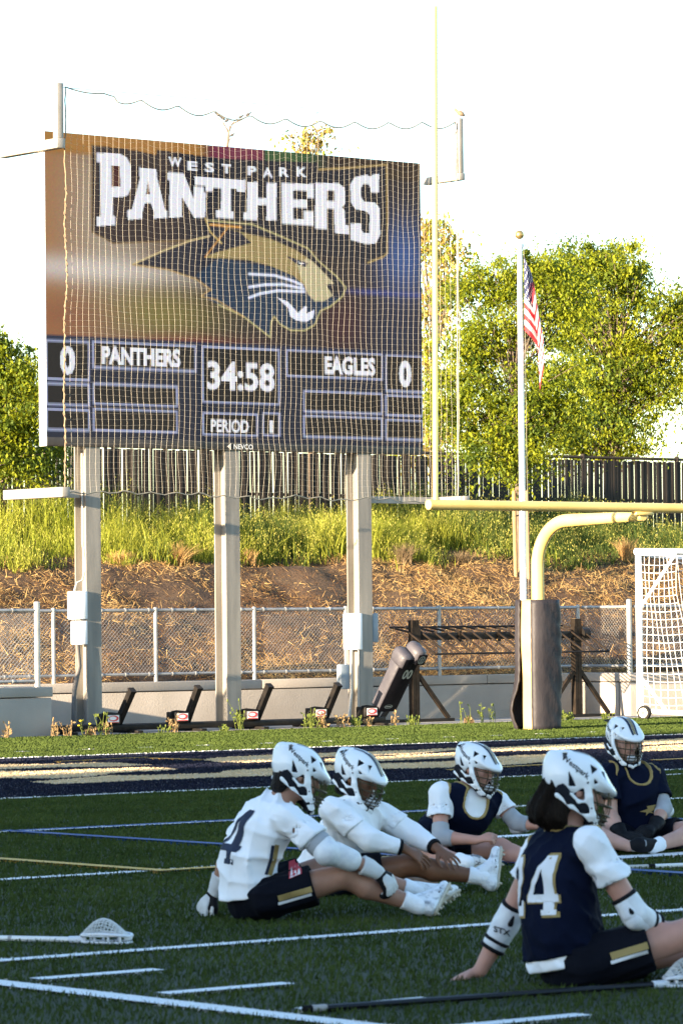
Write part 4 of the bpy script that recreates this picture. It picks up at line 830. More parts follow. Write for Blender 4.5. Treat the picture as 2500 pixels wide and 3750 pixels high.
tree('leafy_tree', 'bright green staked tree on the bank behind the flagpole', base_at(1905, D2), 0, [blob(1760, 1230, 95, 110, D2, None, 1.3), blob(1700, 1430, 140, 150, D2, None, 2), blob(1900, 1480, 190, 180, D2, None, 3), blob(1880, 1130, 100, 130, D2, None, 1.3), blob(1820, 1640, 200, 110, D2, None, 2), blob(2080, 1420, 130, 150, D2, None, 1.5), blob(1700, 1070, 60, 60, D2, None, .5), blob(2040, 1060, 130, 130, D2, None, 1.6), blob(1960, 985, 120, 95, D2, None, 1.2), blob(1815, 1020, 100, 80, D2, None, 1.0)], 380, 150, .072, spread=.20, mixp=.36, trunk_r=.06)
D3 = 75
tree('leafy_tree', 'large spreading green tree on the right behind the slatted fence', base_at(2260, D3), 0, [blob(2180, 1050, 190, 170, D3, None, 3), blob(2270, 950, 110, 90, D3, None, 1.2), blob(2400, 1180, 150, 150, D3, None, 2.4), blob(2250, 1330, 190, 160, D3, None, 2.4), blob(2420, 1400, 120, 130, D3, None, 1.2), blob(2180, 1540, 170, 120, D3, None, 1.8), blob(2520, 1130, 110, 120, D3, None, 1.4), blob(2320, 1580, 120, 70, D3, None, .7), blob(2120, 960, 120, 90, D3, None, 1.2), blob(2040, 1330, 150, 160, D3, None, 1.4), blob(2040, 1120, 130, 150, D3, None, 1.6), blob(1980, 1560, 160, 110, D3, None, 1.5), blob(2560, 1300, 110, 160, D3, None, 1.2)], 460, 150, .082, spread=.235, mixp=.40)
D4 = 80
tree('leafy_tree', 'sparse yellowish tree showing between the scoreboard and the goal upright', base_at(1590, D4), 0, [blob(1580, 860, 70, 120, D4, None, 1.0), blob(1640, 960, 80, 90, D4, None, .7), blob(1590, 1180, 90, 200, D4, None, 1.6), blob(1620, 1450, 100, 160, D4, None, 2.2), blob(1560, 1620, 110, 90, D4, None, 1.5)], 120, 60, .12, ('leaf_a', 'leaf_y'), spread=.30, mixp=.55)
tree('leafy_tree', 'thin yellow leafed tree top rising above the middle of the scoreboard', base_at(1150, D4), 0, [blob(1140, 470, 45, 28, D4, .5, 1.2), blob(1125, 510, 55, 40, D4, .5, 1.3), blob(1130, 620, 90, 80, D4, .8, 1)], 34, 38, .10, ('leaf_y', 'leaf_a'), spread=.20, mixp=.25)
# bare twig with birds
mat('bird_dark', (.03, .028, .03), .8, 0, (.06, .05, .045), 30); mat('bird_brown', (.20, .14, .09), .8, 0, (.30, .22, .15), 30)
tw = thing('bare_tree', base_at(830, D4), 'bare twiggy treetop above the scoreboard where birds perch', 'tree'); b = MB()
T = lambda x, y: atd(x, y, D4)
b.tube([T(835, 1500), T(833, 700), T(832, 540), T(838, 480), T(848, 455)], [.06, .04, .03, .022, .015], 6)
for pl in ([(838, 480), (820, 455), (800, 432), (796, 424)], [(838, 490), (826, 462), (815, 440)], [(848, 455), (870, 442), (882, 434)], [(850, 452), (880, 440), (900, 428), (912, 424)], [(834, 520), (846, 505), (850, 500)], [(842, 470), (836, 452), (830, 446)], [(848, 455), (862, 438), (868, 432)]): b.tube([T(*q) for q in pl], [.016]+[.011]*(len(pl)-2)+[.006], 5)
b.build('trunk', MATS['bark'], tw)
def bird(p, L, fd, m, lab, grp=None):
    p = Vector(p); t = thing('bird', p, lab, 'bird', grp); f = Vector(fd).normalized(); up = Vector((0, 0, 1)); s = f.cross(up).normalized()
    q = MB(); n = 9
    prof = [(-.42, .05, .02), (-.30, .17, .10), (-.1, .24, .20), (.12, .20, .21), (.26, .15, .36), (.36, .145, .46), (.46, .08, .47), (.56, .012, .45)]
    V = []
    for x, r, z in prof: V += [p+f*(x*L)+s*(math.cos(2*math.pi*j/n)*r*L*.85)+up*((z+.22+math.sin(2*math.pi*j/n)*r)*L) for j in range(n)]
    q.add(V, [(i*n+j, i*n+(j+1) % n, (i+1)*n+(j+1) % n, (i+1)*n+j) for i in range(len(prof)-1) for j in range(n)]+[tuple(range(n)), tuple(range((len(prof)-1)*n, len(prof)*n))], 0, True); q.build('body', m, t)
    q = MB(); q.beam(p-f*.35*L+up*.22*L, p-f*.85*L+up*.02*L, .14*L, .03*L, up=(0, 0, 1)); q.build('tail', m, t)
    q = MB()
    for k in (-1, 1): q.tube([p+s*k*.06*L, p+s*k*.06*L+up*.12*L], .012*L, 4)
    q.build('leg', m, t)
for (x, y), dx, pl in (((797, 428), -1, 'leftmost on the bare treetop'), ((815, 442), -1, 'second from the left on the bare treetop'), ((831, 450), 1, 'third from the left on the bare treetop'), ((882, 436), 1, 'second from the right on the bare treetop'), ((909, 427), 1, 'rightmost on the bare treetop'), ((850, 503), 1, 'lowest on the bare treetop'), ((1064, 508), -1, 'beside the yellow treetop')): bird(T(x, y), .13, _r0*dx-_h*.3, MATS['bird_dark'], 'small dark bird perched '+pl, 'birds on the twigs')
pp = onv(1683, 432, VN); bird((pp.x, VN, pp.z+.0), .19, -_r0*.9-_h*.3, MATS['bird_brown'], 'plump brown dove perched on the right net post')
# stakes of the young tree
for px, dx, lab in ((1889, -.25, 'pale wooden tree stake just left of the flagpole'), (1935, .3, 'dark tree stake partly hidden behind the flagpole')):
    p = atd(px, 2120, D2-.4); z0 = float(hz(p.x, p.y)); t = thing('tree_stake', (p.x, p.y, z0), lab, 'stake', 'tree stakes'); MB().tube([(p.x, p.y, z0-.2), (p.x-.03, p.y, atd(px, 1800, D2).z)], .036, 8).build('stake', MATS['wood'], t); MB().tube([(p.x-.045, p.y-.02, z0+1.0), (p.x+.05, p.y-.02, z0+1.02)], .012, 6).build('tie', MATS['rubber'], t)
# ================================================================== weeds along the turf edge
mat('weed_green', (.16, .20, .03), .7, trans=.3); mat('weed_dry', (.33, .22, .10), .8, trans=.2); mat('weed_flower', (.80, .58, .02), .6)
def weed(px, py, hN, n, m, lab, flower=False, v=43.45, wN=20):
    p = onv(px, 2685, v); p.z = 0; k = p.dot(_h)/FPX; t = thing('weed', p, lab, 'weed', 'weeds along the turf edge'); b = MB(); fl = MB()
    for i in range(n):
        h = hN*k*random.uniform(.45, 1); a = Vector((p.x+random.gauss(0, wN*k*.4), p.y+random.gauss(0, .05), 0)); tip = a+Vector((random.gauss(0, .22*h), random.gauss(0, .1*h), h)); mid = a.lerp(tip, .5)+Vector((random.gauss(0, .02), 0, .02))
        b.tube([a, mid, tip], [.0055, .004, .0025], 4)
        for q in range(5 if not flower else 2):
            c = a.lerp(tip, random.uniform(.1, .98)); s = Vector((random.uniform(-1, 1), random.uniform(-.6, .6), random.uniform(.1, .9)))*.055; e = Vector((-s.z, .4*s.x, s.x))*.25; b.add([c, c+s*.5+e, c+s, c+s*.5-e], [(0, 1, 2, 3)])
        if flower: fl.ball(tip, .022, 8, sc=(1, 1, .5))
        elif random.random() < .6: b.ball(tip, .011, 6, sc=(1, 1, 2.4))
    b.build('stems', MATS[m], t)
    if flower: fl.build('flower', MATS['weed_flower'], t)
weed(302, 0, 60, 3, 'weed_green', 'yellow flowering weed at the foot of the left column', True)
for px, h, n, pl in ((200, 70, 9, 'in the corner right of the wall end'), (245, 60, 8, 'between the wall end and the hose'), (330, 36, 16, 'spread low under the left column'), (395, 50, 9, 'in front of the first sled emblem'), (640, 80, 9, 'in front of the second sled emblem'), (30, 62, 5, 'against the wall end at the left edge'), (1180, 62, 12, 'in front of the fourth sled emblem'), (1255, 50, 10, 'between the fourth sled emblem and the right column'), (1345, 40, 10, 'at the foot of the right column'), (1450, 60, 5, 'below the leaning dummy'), (1720, 30, 18, 'low between the chute and the post pad')): weed(px, 0, h, n, 'weed_dry', 'dry tan weeds '+pl)
for px, h, n, pl in ((375, 90, 5, 'tall and thin beside the left column'), (878, 120, 8, 'tall at the third sled emblem'), (1130, 70, 9, 'left of the fourth sled emblem'), (1150, 90, 6, 'tall behind the fourth sled emblem'), (1305, 46, 10, 'left of the right column'), (1512, 40, 14, 'at the foot of the chute post'), (1688, 90, 5, 'tall and thin right of the chute brace'), (1768, 80, 4, 'thin, farther right of the chute brace'), (1800, 74, 4, 'thin, just left of the post pad'), (2055, 40, 16, 'just right of the post pad'), (2090, 30, 14, 'low at the far chute post'), (2220, 24, 12, 'tiny, near the soccer goal wheel'), (820, 26, 8, 'tiny, left of the third sled emblem'), (600, 30, 6, 'tiny, left of the second sled emblem')): weed(px, 0, h, n, 'weed_green', 'green weed stalks '+pl)
# bush just left of the frame whose shadow falls on the wall end
p = onv(-60, 2690, 42.7); p.z = 0; t = thing('weed', p, 'branching dry bush by the wall end at the left edge', 'weed', 'weeds along the turf edge'); b = MB()
for k in range(9):
    a = random.uniform(-1.0, 1.0); e = Vector((p.x+math.sin(a)*.3, p.y+random.uniform(-.1, .2), .25+.3*math.cos(a))); b.tube([p, p.lerp(e, .5)+Vector((.04, 0, .06)), e], [.012, .008, .004], 5); b.tube([e, e+Vector((.14, .05, .02))], .004, 4)
b.build('stems', MATS['weed_dry'], t)
# ================================================================== unseen stand added at the left to throw shade over the near turf
UG = -34.0
def edge_v(v_at, u_at=28.0): return v_at-(u_at-UG)*math.tan(SUN_AZ)
st = thing('shade_stand', (UG-6, -20, 0), 'unseen bleacher stand added at the left to shade the near turf', 'shade_stand')
mat('alu', G(.45), .4, .6)
ve = edge_v(31.7); b = MB()
for k in range(14): MB().box((UG-k*.8-.75, -60, .4+k*.62), (UG-k*.8, ve, .55+k*.62)).build('seat_row', MATS['alu'], st)
MB().box((UG-12.2, -60, 0), (UG-11.4, ve, 11.5)).build('back_wall', MATS['concrete'], st)
MB().box((UG-11.3, -60, 0), (UG-.6, -59.8, 9)).build('side_wall', MATS['concrete'], st); MB().prism([(UG-.7, 0), (UG-11.3, 0), (UG-11.3, 9.2), (UG-.7, .5)], ve-.25, ve-.02, 'y').build('side_wall', MATS['concrete'], st)
for v0, v1, zz, pl in ((33.0, 34.3, 12, 'widest and nearest to the stand'), (34.6, 35.3, 12, 'second from the stand'), (37.7, 37.95, 10, 'thinnest of the row'), (39.75, 40.9, 7.0, 'lowest of the row'), (47.3, 47.5, 13, 'thin, second from the far end'), (49.55, 49.85, 13, 'farthest from the stand')):  # unseen pylons added to lay shadow stripes over turf and bank
    c0, c1 = edge_v(v0), edge_v(v1); t = thing('shade_pylon', (UG-8, (c0+c1)/2, 0), 'unseen pylon added at the left for its shadow band, '+pl, 'pylon', 'unseen pylons added for shadow bands'); MB().bev((UG-8.3, c0, 0), (UG-7.7, c1, zz), .03).build('shaft', MATS['concrete'], t); MB().bev((UG-8.4, c0-.05, zz+.01), (UG-7.6, c1+.05, zz+.2), .03).build('cap', MATS['alu'], t)
# ================================================================== people: signed distance fields turned into meshes
class SDF:
    def __init__(s, lo, hi, h):
        s.h = h; s.lo = np.array(lo, float)-h*2; s.n = np.ceil((np.array(hi)-s.lo)/h).astype(int)+3; s.g = np.full(s.n, 1.0, np.float32)
    def block(s, lo, hi):
        a = np.clip(np.floor((np.array(lo)-s.lo)/s.h).astype(int), 0, s.n); b = np.clip(np.ceil((np.array(hi)-s.lo)/s.h).astype(int)+1, 0, s.n)
        sl_ = tuple(slice(i, j) for i, j in zip(a, b)); ax = [s.lo[k]+s.h*np.arange(a[k], b[k]) for k in range(3)]
        return sl_, np.meshgrid(*ax, indexing='ij')
    def _put(s, sl_, d, k, op='u'):
        g = s.g[sl_]
        if op == 'u':
            if k > 0: h_ = np.clip(.5+.5*(g-d)/k, 0, 1); s.g[sl_] = g*(1-h_)+d*h_-k*h_*(1-h_)
            else: s.g[sl_] = np.minimum(g, d)
        else: s.g[sl_] = np.maximum(g, -d)
    def cone(s, a, b, ra, rb, k=.02, flat=None, op='u'):
        """round cone from a to b; flat=(axis, factor) squashes the section along an axis (factor<1 thins)"""
        a, b = np.array(a, float), np.array(b, float); R = max(ra, rb)*(1.6 if flat else 1)+k+.03
        sl_, (X, Y, Z) = s.block(np.minimum(a, b)-R, np.maximum(a, b)+R)
        if X.size == 0: return
        px, py, pz = X-a[0], Y-a[1], Z-a[2]; ba = b-a; L2 = float(ba@ba)+1e-12
        t = np.clip((px*ba[0]+py*ba[1]+pz*ba[2])/L2, 0, 1); dx, dy, dz = px-ba[0]*t, py-ba[1]*t, pz-ba[2]*t
        if flat:
            n_, f_ = np.array(flat[0], float), flat[1]; n_ = n_/np.linalg.norm(n_); q = (dx*n_[0]+dy*n_[1]+dz*n_[2])*(1/f_-1); dx, dy, dz = dx+q*n_[0], dy+q*n_[1], dz+q*n_[2]
        d = np.sqrt(dx*dx+dy*dy+dz*dz)-(ra+(rb-ra)*t)
        if flat: d = d*min(1, flat[1])**.5
        s._put(sl_, d.astype(np.float32), k, op)
    def chain(s, pts, rs, k=.02, flat=None, op='u'):
        for i in range(len(pts)-1): s.cone(pts[i], pts[i+1], rs[i], rs[i+1], k, flat, op)
    def ell(s, c, r, M=None, k=.02, op='u'):
        """ellipsoid, M columns = axes"""
        c = np.array(c, float); r = np.array(r, float); R = r.max()+k+.02
        sl_, (X, Y, Z) = s.block(c-R, c+R)
        if X.size == 0: return
        P = [X-c[0], Y-c[1], Z-c[2]]
        if M is not None: P = [P[0]*M[0][i]+P[1]*M[1][i]+P[2]*M[2][i] for i in range(3)]
        q = np.sqrt((P[0]/r[0])**2+(P[1]/r[1])**2+(P[2]/r[2])**2)+1e-9; q2 = np.sqrt((P[0]/r[0]**2)**2+(P[1]/r[1]**2)**2+(P[2]/r[2]**2)**2)+1e-9
        s._put(sl_, (q*(q-1)/q2).astype(np.float32), k, op)
    def coords(s): return np.meshgrid(*[s.lo[k]+s.h*np.arange(s.n[k]) for k in range(3)], indexing='ij', sparse=True)
    def mesh(s, g=None):
        """surface nets"""
        g = s.g if g is None else g; ins = g < 0
        c = [ins[i:ins.shape[0]-1+i, j:ins.shape[1]-1+j, k:ins.shape[2]-1+k] for i in (0, 1) for j in (0, 1) for k in (0, 1)]
        cnt = sum(q.astype(np.int8) for q in c); act = (cnt > 0) & (cnt < 8); idx = np.full(act.shape, -1, np.int64); I = np.argwhere(act); idx[act] = np.arange(len(I))
        corner = [(i, j, k) for i in (0, 1) for j in (0, 1) for k in (0, 1)]; vals = np.stack([g[I[:, 0]+i, I[:, 1]+j, I[:, 2]+k] for i, j, k in corner], 1)
        acc = np.zeros((len(I), 3)); n = np.zeros(len(I))
        for a in range(8):
            for b in range(a+1, 8):
                da = np.array(corner[b])-np.array(corner[a])
                if np.abs(da).sum() != 1: continue
                x, y = vals[:, a], vals[:, b]; m = (x < 0) != (y < 0); t = np.where(m, x/(x-y+1e-12*(x == y)), 0)
                acc += m[:, None]*(np.array(corner[a])+t[:, None]*da); n += m
        V = s.lo+s.h*(I+acc/np.maximum(n, 1)[:, None]); Fs = []
        for ax in range(3):
            o = [k for k in range(3) if k != ax]
            A = np.take(ins, range(0, ins.shape[ax]-1), ax); B = np.take(ins, range(1, ins.shape[ax]), ax); ch = A != B
            E = np.argwhere(ch); ok = (E[:, o[0]] > 0) & (E[:, o[1]] > 0) & (E[:, o[0]] < ins.shape[o[0]]-1) & (E[:, o[1]] < ins.shape[o[1]]-1); E = E[ok]
            def ci(d0, d1): q = E.copy(); q[:, o[0]] -= d0; q[:, o[1]] -= d1; return idx[q[:, 0], q[:, 1], q[:, 2]]
            quad = np.stack([ci(1, 1), ci(0, 1), ci(0, 0), ci(1, 0)], 1); fl = ins[E[:, 0], E[:, 1], E[:, 2]]
            if ax == 1: fl = ~fl
            quad[~fl] = quad[~fl][:, ::-1]; Fs.append(quad)
        F = np.concatenate(Fs)
        if len(F) == 0: return V, F
        # light smoothing
        for _ in range(2):
            S = np.zeros_like(V); C = np.zeros(len(V))
            for i in range(4):
                for j in (1, 3): np.add.at(S, F[:, i], V[F[:, (i+j) % 4]]); np.add.at(C, F[:, i], 1)
            V = V*.5+.5*S/np.maximum(C, 1)[:, None]
        return V, F
def sdf_obj(name, s, m, parent, org, g=None):
    V, F = s.mesh(g)
    if len(F) == 0: return None
    return new_obj(name, np_mesh(name, V-np.array(org), F, m, smooth=True), parent)
nrmz = lambda v: np.array(v, float)/np.linalg.norm(v)
# ---- materials
for nm, c1, c2 in (('skin_tan', (.29, .15, .10), (.36, .19, .13)), ('skin_brown', (.155, .068, .036), (.20, .09, .05)), ('skin_fair', (.44, .25, .19), (.52, .29, .225)), ('skin_rose', (.42, .22, .165), (.50, .26, .20))): mat(nm, c1, .5, 0, c2, 9, 3, sss=.06, spec=.35)
mat('cloth_white', (.86, .87, .90), .85, 0, (.80, .82, .86), 5, 3, bump=.55, bscale=11, stretch=(1, 1, .6), spec=.15)
mat('cloth_navy', (.0022, .0045, .016), .85, 0, (.004, .007, .022), 4, 3, bump=.5, bscale=9, spec=.08)
mat('cloth_black', (.003, .004, .008), .85, 0, (.006, .007, .012), 5, 3, bump=.55, bscale=10, spec=.08)
mat('trim_gold', (.30, .215, .075), .8); mat('trim_white', (.70, .71, .74), .8); mat('trim_navy', (.012, .02, .05), .8)
mat('pad_white', (.74, .76, .78), .6, 0, (.58, .60, .64), 14, bump=.2, bscale=30); mat('pad_light', (.35, .37, .40), .75, 0, (.28, .30, .33), 12); mat('pad_black', (.006, .006, .008), .7, spec=.15)
mat('helmet_white', (.84, .86, .88), .2, 0, (.79, .82, .85), 6, spec=.5); mat('helmet_navy', (.010, .018, .050), .35); mat('helmet_liner', (.004, .005, .010), .7, spec=.2); mat('helmet_gold', (.30, .24, .12), .4)
mat('cage_wire', (.07, .055, .03), .4, .6); mat('ink', (.015, .015, .02), .6)
mat('hair_dark', (.006, .0035, .0025), .6, 0, (.014, .008, .005), 30, stretch=(4, 4, .7), bump=.8, bscale=60, spec=.12); mat('hair_black', (.010, .008, .008), .6, 0, (.012, .009, .007), 40, bump=.8, bscale=60, spec=.12)
mat('glove_white', (.60, .61, .61), .65, 0, (.50, .51, .52), 10, bump=.2, bscale=30); mat('glove_black', (.004, .004, .005), .6, 0, (.012, .012, .014), 12, spec=.12)
mat('cleat_white', (.72, .74, .77), .45, 0, (.22, .24, .27), 30, 5, (.50, .74), bump=.2); mat('cleat_camo', (.60, .61, .62), .6, 0, (.14, .145, .16), 26, 3, (.46, .54)); mat('sole', (.46, .42, .34), .6)
mat('sock_white', (.80, .82, .86), .85, bump=.3, bscale=60); mat('eye_dark', (.03, .02, .018), .3); mat('lip', (.28, .10, .085), .5); mat('red_print', (.45, .03, .05), .7); mat('blue_print', (.06, .36, .62), .6); mat('mouth_guard', (.6, .62, .62), .3)
# ---- helmet, built once in its own frame: x forward, y left, z up, origin in the middle of the head
def local_mb(mb, name, m, parent=None):
    me = bpy.data.meshes.new(name); me.from_pydata(mb.v, [], mb.f); me.materials.append(MATS[m]); me.polygons.foreach_set('use_smooth', mb.sm); me.update()
    bm = bmesh.new(); bm.from_mesh(me); bmesh.ops.recalc_face_normals(bm, faces=bm.faces[:]); bm.to_mesh(me); bm.free(); return me
HELM = {}
def build_helmet():
    h = .0034; s = SDF((-.19, -.15, -.21), (.24, .15, .20), h)
    s.ell((-.018, 0, .038), (.142, .108, .112), None, 0); s.ell((-.085, 0, .082), (.080, .066, .056), None, .03); s.cone((-.138, -.012, .112), (-.138, .012, .112), .010, .010, .03)
    X, Y, Z = s.coords(); inner = s.g+.010
    ca, sa = math.cos(math.radians(21)), math.sin(math.radians(21)); s.ell((.078, 0, .046), (.108, .095, .033), [[ca, 0, sa], [0, 1, 0], [-sa, 0, ca]], .035)
    # keep what lies above the rim line (brow in front, nape behind) and hollow it
    rim = np.where(X > .010, .014-(X-.010)*.17, np.where(X > -.06, .014+(X-.010)*1.20, -.070+(X+.06)*.15))
    s.g = np.maximum(np.maximum(s.g, rim-Z), -inner).astype(np.float32)
    s.g = np.maximum(s.g, -(np.sqrt(((X-.02)/.118)**2+(Y/.088)**2+((Z+.01)/.050)**2)*.088-.088).astype(np.float32))
    for sg in (1, -1):   # cheek/jaw bars, ear plates
        s.chain([(.010, sg*.100, .035), (.035, sg*.102, -.03), (.075, sg*.088, -.10), (.112, sg*.058, -.150), (.130, sg*.0, -.168)], [.019, .0165, .0135, .0125, .0135], .010, ((0, 1, 0), .6))
        s.chain([(-.045, sg*.103, -.035), (-.005, sg*.104, -.060), (.03, sg*.100, -.050)], [.008, .007, .007], .008, ((0, 1, 0), .5))
        s.chain([(-.10, sg*.09, -.055), (-.03, sg*.098, -.085), (.05, sg*.09, -.11), (.10, sg*.065, -.155)], [.013, .011, .0095, .010], .008, ((0, 1, 0), .5))
    # vents
    for pts in ([(.020, .074), (.052, .066), (.030, .048)], [(.078, .062), (.098, .040), (.092, .062)], [(-.070, .030), (-.030, -.008), (-.055, -.012)], [(-.105, .10), (-.082, .095), (-.098, .080)], [(.045, .030), (.066, .022), (.052, .016)]):
        P = np.array(pts)*np.array([1.0, 1.25])+np.array([-.005, .012]); d = np.full((X*0+Z*0).shape, -1.0)
        ar = sum(P[i][0]*P[(i+1) % 3][1]-P[(i+1) % 3][0]*P[i][1] for i in range(3))
        for i in range(3):
            a, b = P[i], P[(i+1) % 3]; e = b-a; L = np.hypot(*e); nd = ((X-a[0])*e[1]-(Z-a[1])*e[0])/L*(1 if ar > 0 else -1); d = np.maximum(d, nd)
        d = d+0*Y; d = np.where(np.abs(Y)+0*d > .030, d-.002, 1.0); s.g = np.maximum(s.g, (-d).astype(np.float32))
    V, F = s.mesh(); HELM['shell'] = np_mesh('shell', V, F, MATS['helmet_white'], smooth=True); HELM['bvh_src'] = (V, F)
    # liner and dark lower guard
    l = SDF((-.19, -.15, -.21), (.24, .15, .20), .005); l.ell((-.018, 0, .036), (.139, .103, .106), None, 0); X, Y, Z = l.coords(); rim = np.where(X > .02, .006, np.where(X > -.06, .006+(X-.02)*1.1, -.082))
    l.g = np.maximum(np.maximum(l.g, rim-Z), -(l.g+.016)).astype(np.float32)
    for sg in (1, -1):
        l.chain([(-.09, sg*.088, -.03), (-.04, sg*.094, -.062), (.02, sg*.092, -.085), (.07, sg*.076, -.125), (.112, sg*.04, -.155), (.125, 0, -.165)], [.026, .026, .022, .018, .018, .018], .01, ((0, 1, 0), .4))
        l.chain([(.02, sg*.096, -.01), (.045, sg*.094, -.07), (.085, sg*.075, -.125)], [.016, .014, .014], .01, ((0, 1, 0), .4))
    V, F = l.mesh(); HELM['liner'] = np_mesh('liner', V, F, MATS['helmet_liner'], smooth=True)
    # face cage
    b = MB()
    def arc(z, x0, y0, bul, n=12): return [(x0+bul*math.cos(q*.5*math.pi)**.8 if abs(q) < 1 else x0, y0*math.sin(q*math.pi/2), z-.004*math.cos(q*1.57)) for q in [-1+2*i/n for i in range(n+1)]]
    for z, x0, y0, bu in ((-.005, .055, .098, .112), (-.045, .062, .092, .112), (-.085, .075, .082, .098), (-.125, .092, .066, .070)): b.tube(arc(z, x0, y0, bu), .0036, 5)
    for y in (0, .034, -.034): b.tube([(.155-abs(y)*.5, y, .012), (.168-abs(y)*.55, y, -.03), (.170-abs(y)*.6, y, -.07), (.158-abs(y)*.7, y, -.12), (.135-abs(y)*.6, y, -.160)], .0032, 5)
    b.tube(arc(-.105, .083, .074, .085), .0034, 5)
    for y in (.062, -.062): b.tube([(.128, y, .008), (.135, y, -.04), (.128, y, -.09), (.112, y, -.128)], .0032, 5)
    for sg in (1, -1): b.tube([(.05, sg*.098, .01), (.085, sg*.090, -.05), (.10, sg*.074, -.11)], .0032, 5)
    HELM['face_cage'] = local_mb(b, 'face_cage', 'cage_wire')
    b = MB(); b.ball((.112, 0, -.118), .034, 12, sc=(.7, 1.1, .8)); HELM['chin_cup'] = local_mb(b, 'chin_cup', 'pad_white')
    b = MB(); b.ball((0, 0, 0), .0055, 8, sc=(1, .5, 1)); HELM['screw'] = local_mb(b, 'screw', 'ink')
    # crown stripes and script lettering laid on the shell
    bv = BVHTree.FromPolygons([tuple(p) for p in HELM['bvh_src'][0]], [tuple(f) for f in HELM['bvh_src'][1]])
    def stripe(y0, y1, m, nm, a0=-.1, a1=1.12, off=.0018):
        b = MB(); n = 34; V = []
        for i in range(n+1):
            a = a0+(a1-a0)*i/n; th = math.pi*(.72-.66*a)
            for k in range(4):
                y = (y0+(y1-y0)*k/3)*(1-.45*max(0, a-.55)); d = Vector((math.cos(th), 0, math.sin(th))); o = Vector((.0, y, .03)); hit = bv.ray_cast(o+d*.4, -d)
                p = hit[0] if hit[0] else o+d*.15; V.append(p+d*off)
        b.add(V, [(i*4+k, i*4+k+1, (i+1)*4+k+1, (i+1)*4+k) for i in range(n) for k in range(3)], 0, True); HELM[nm] = local_mb(b, nm, m)
    stripe(.012, .030, 'helmet_navy', 'stripe_a', .1, 1.04); stripe(-.030, -.012, 'helmet_navy', 'stripe_b', .1, 1.04); stripe(-.010, .010, 'helmet_gold', 'centre_stripe', .45, 1.02)
    v, t = text_tris('Westpark', .022); v = np.array(v); bm = bmesh.new(); vs_ = [bm.verts.new((x, y, 0)) for x, y in v]
    for q in t:
        try: bm.faces.new([vs_[i] for i in q])
        except ValueError: pass
    bmesh.ops.subdivide_edges(bm, edges=[e for e in bm.edges if e.calc_length() > .06], cuts=1); bm.verts.index_update()
    for sg in (1, -1):
        b = MB(); V = []
        for q in bm.verts:
            x, y = q.co.x, q.co.y; xx = x-.5; fx = (-.052+xx*.125); fz = .078-xx*.060+(y-.5)*.032
            if sg > 0: fx, fz = (-.052-xx*.125), .078+xx*.060+(y-.5)*.032
            fx += (y-.5)*.010
            hit = bv.ray_cast(Vector((fx, sg*.3, fz)), Vector((0, -sg, 0))); p = hit[0] if hit[0] else Vector((fx, sg*.1, fz)); V.append(p+Vector((0, sg*.0018, 0)))
        b.add(V, [[w_.index for w_ in f.verts] for f in bm.faces]); HELM['lettering_'+('l' if sg > 0 else 'r')] = local_mb(b, 'lettering', 'ink')
    bm.free()
build_helmet()
def put_helmet(parent, c, fwd, up, sc=1.0):
    x = Vector(nrmz(fwd)); z = Vector(up); z = (z-x*z.dot(x)).normalized(); y = z.cross(x)
    M = Matrix(((x.x, y.x, z.x, 0), (x.y, y.y, z.y, 0), (x.z, y.z, z.z, 0), (0, 0, 0, 1)))
    loc = Vector(c)-worldloc(parent)
    sh = new_obj('helmet', HELM['shell'], parent); sh.matrix_local = Matrix.Translation(loc) @ M @ Matrix.Scale(sc, 4)
    for k, nm in (('liner', 'liner'), ('face_cage', 'face_cage'), ('chin_cup', 'chin_cup'), ('stripe_a', 'stripe'), ('stripe_b', 'stripe'), ('centre_stripe', 'stripe'), ('lettering_l', 'lettering'), ('lettering_r', 'lettering')): new_obj(nm, HELM[k], sh)
    for q in ((.012, .112, .028), (-.058, .108, -.028), (.058, .101, -.072), (.098, .078, -.128)):
        for sg in (1, -1): new_obj('screw', HELM['screw'], sh, (q[0], q[1]*sg, q[2]))
    return sh
# ---- hands
def hand_chains(wrist, d, nrm, side, curl=.3, spread=.26, sc=1.0, fist=False):
    """d: wrist->knuckles, nrm: out of the back of the hand, side: towards the thumb. returns palm spec and five finger chains"""
    d, nrm = nrmz(d), nrmz(nrm); nrm = nrmz(nrm-d*(nrm@d)); th = nrmz(np.cross(d, nrm))
    if th@np.array(side) < 0: th = -th
    W = np.array(wrist); kn = W+d*.088*sc; out = []
    for i, (o, L) in enumerate(((.032, .068), (.011, .078), (-.011, .072), (-.031, .056))):
        b = kn+th*o*sc-nrm*.002; dd = nrmz(d+th*spread*(o/.03)); pts = [b-dd*.02, b]; a = 0; p = b
        for q, f in enumerate((.45, .30, .25)):
            a += curl*(1.0 if q == 0 else 1.2)*(1+.12*i); v = dd*math.cos(a)-nrm*math.sin(a); p = p+v*L*f*sc*1.15; pts.append(p)
        out.append((pts, [.0098*sc, .0094*sc, .0086*sc, .0080*sc, .0068*sc]))
    b = W+d*.030*sc+th*.026*sc; v1 = nrmz(d*.75+th*.75-nrm*.25); v2 = nrmz(d*.95+th*.25-nrm*.35*(1+curl)); out.append(([b, b+v1*.040*sc, b+v1*.040*sc+v2*.030*sc, b+v1*.040*sc+v2*.056*sc], [.0145*sc, .0118*sc, .0102*sc, .008*sc]))
    palm = [(W+d*.015*sc, W+d*.075*sc+th*.022*sc, .021*sc, .018*sc), (W+d*.015*sc, W+d*.078*sc, .022*sc, .018*sc), (W+d*.015*sc, W+d*.070*sc-th*.022*sc, .020*sc, .016*sc)]
    return palm, out, (d, nrm, th)
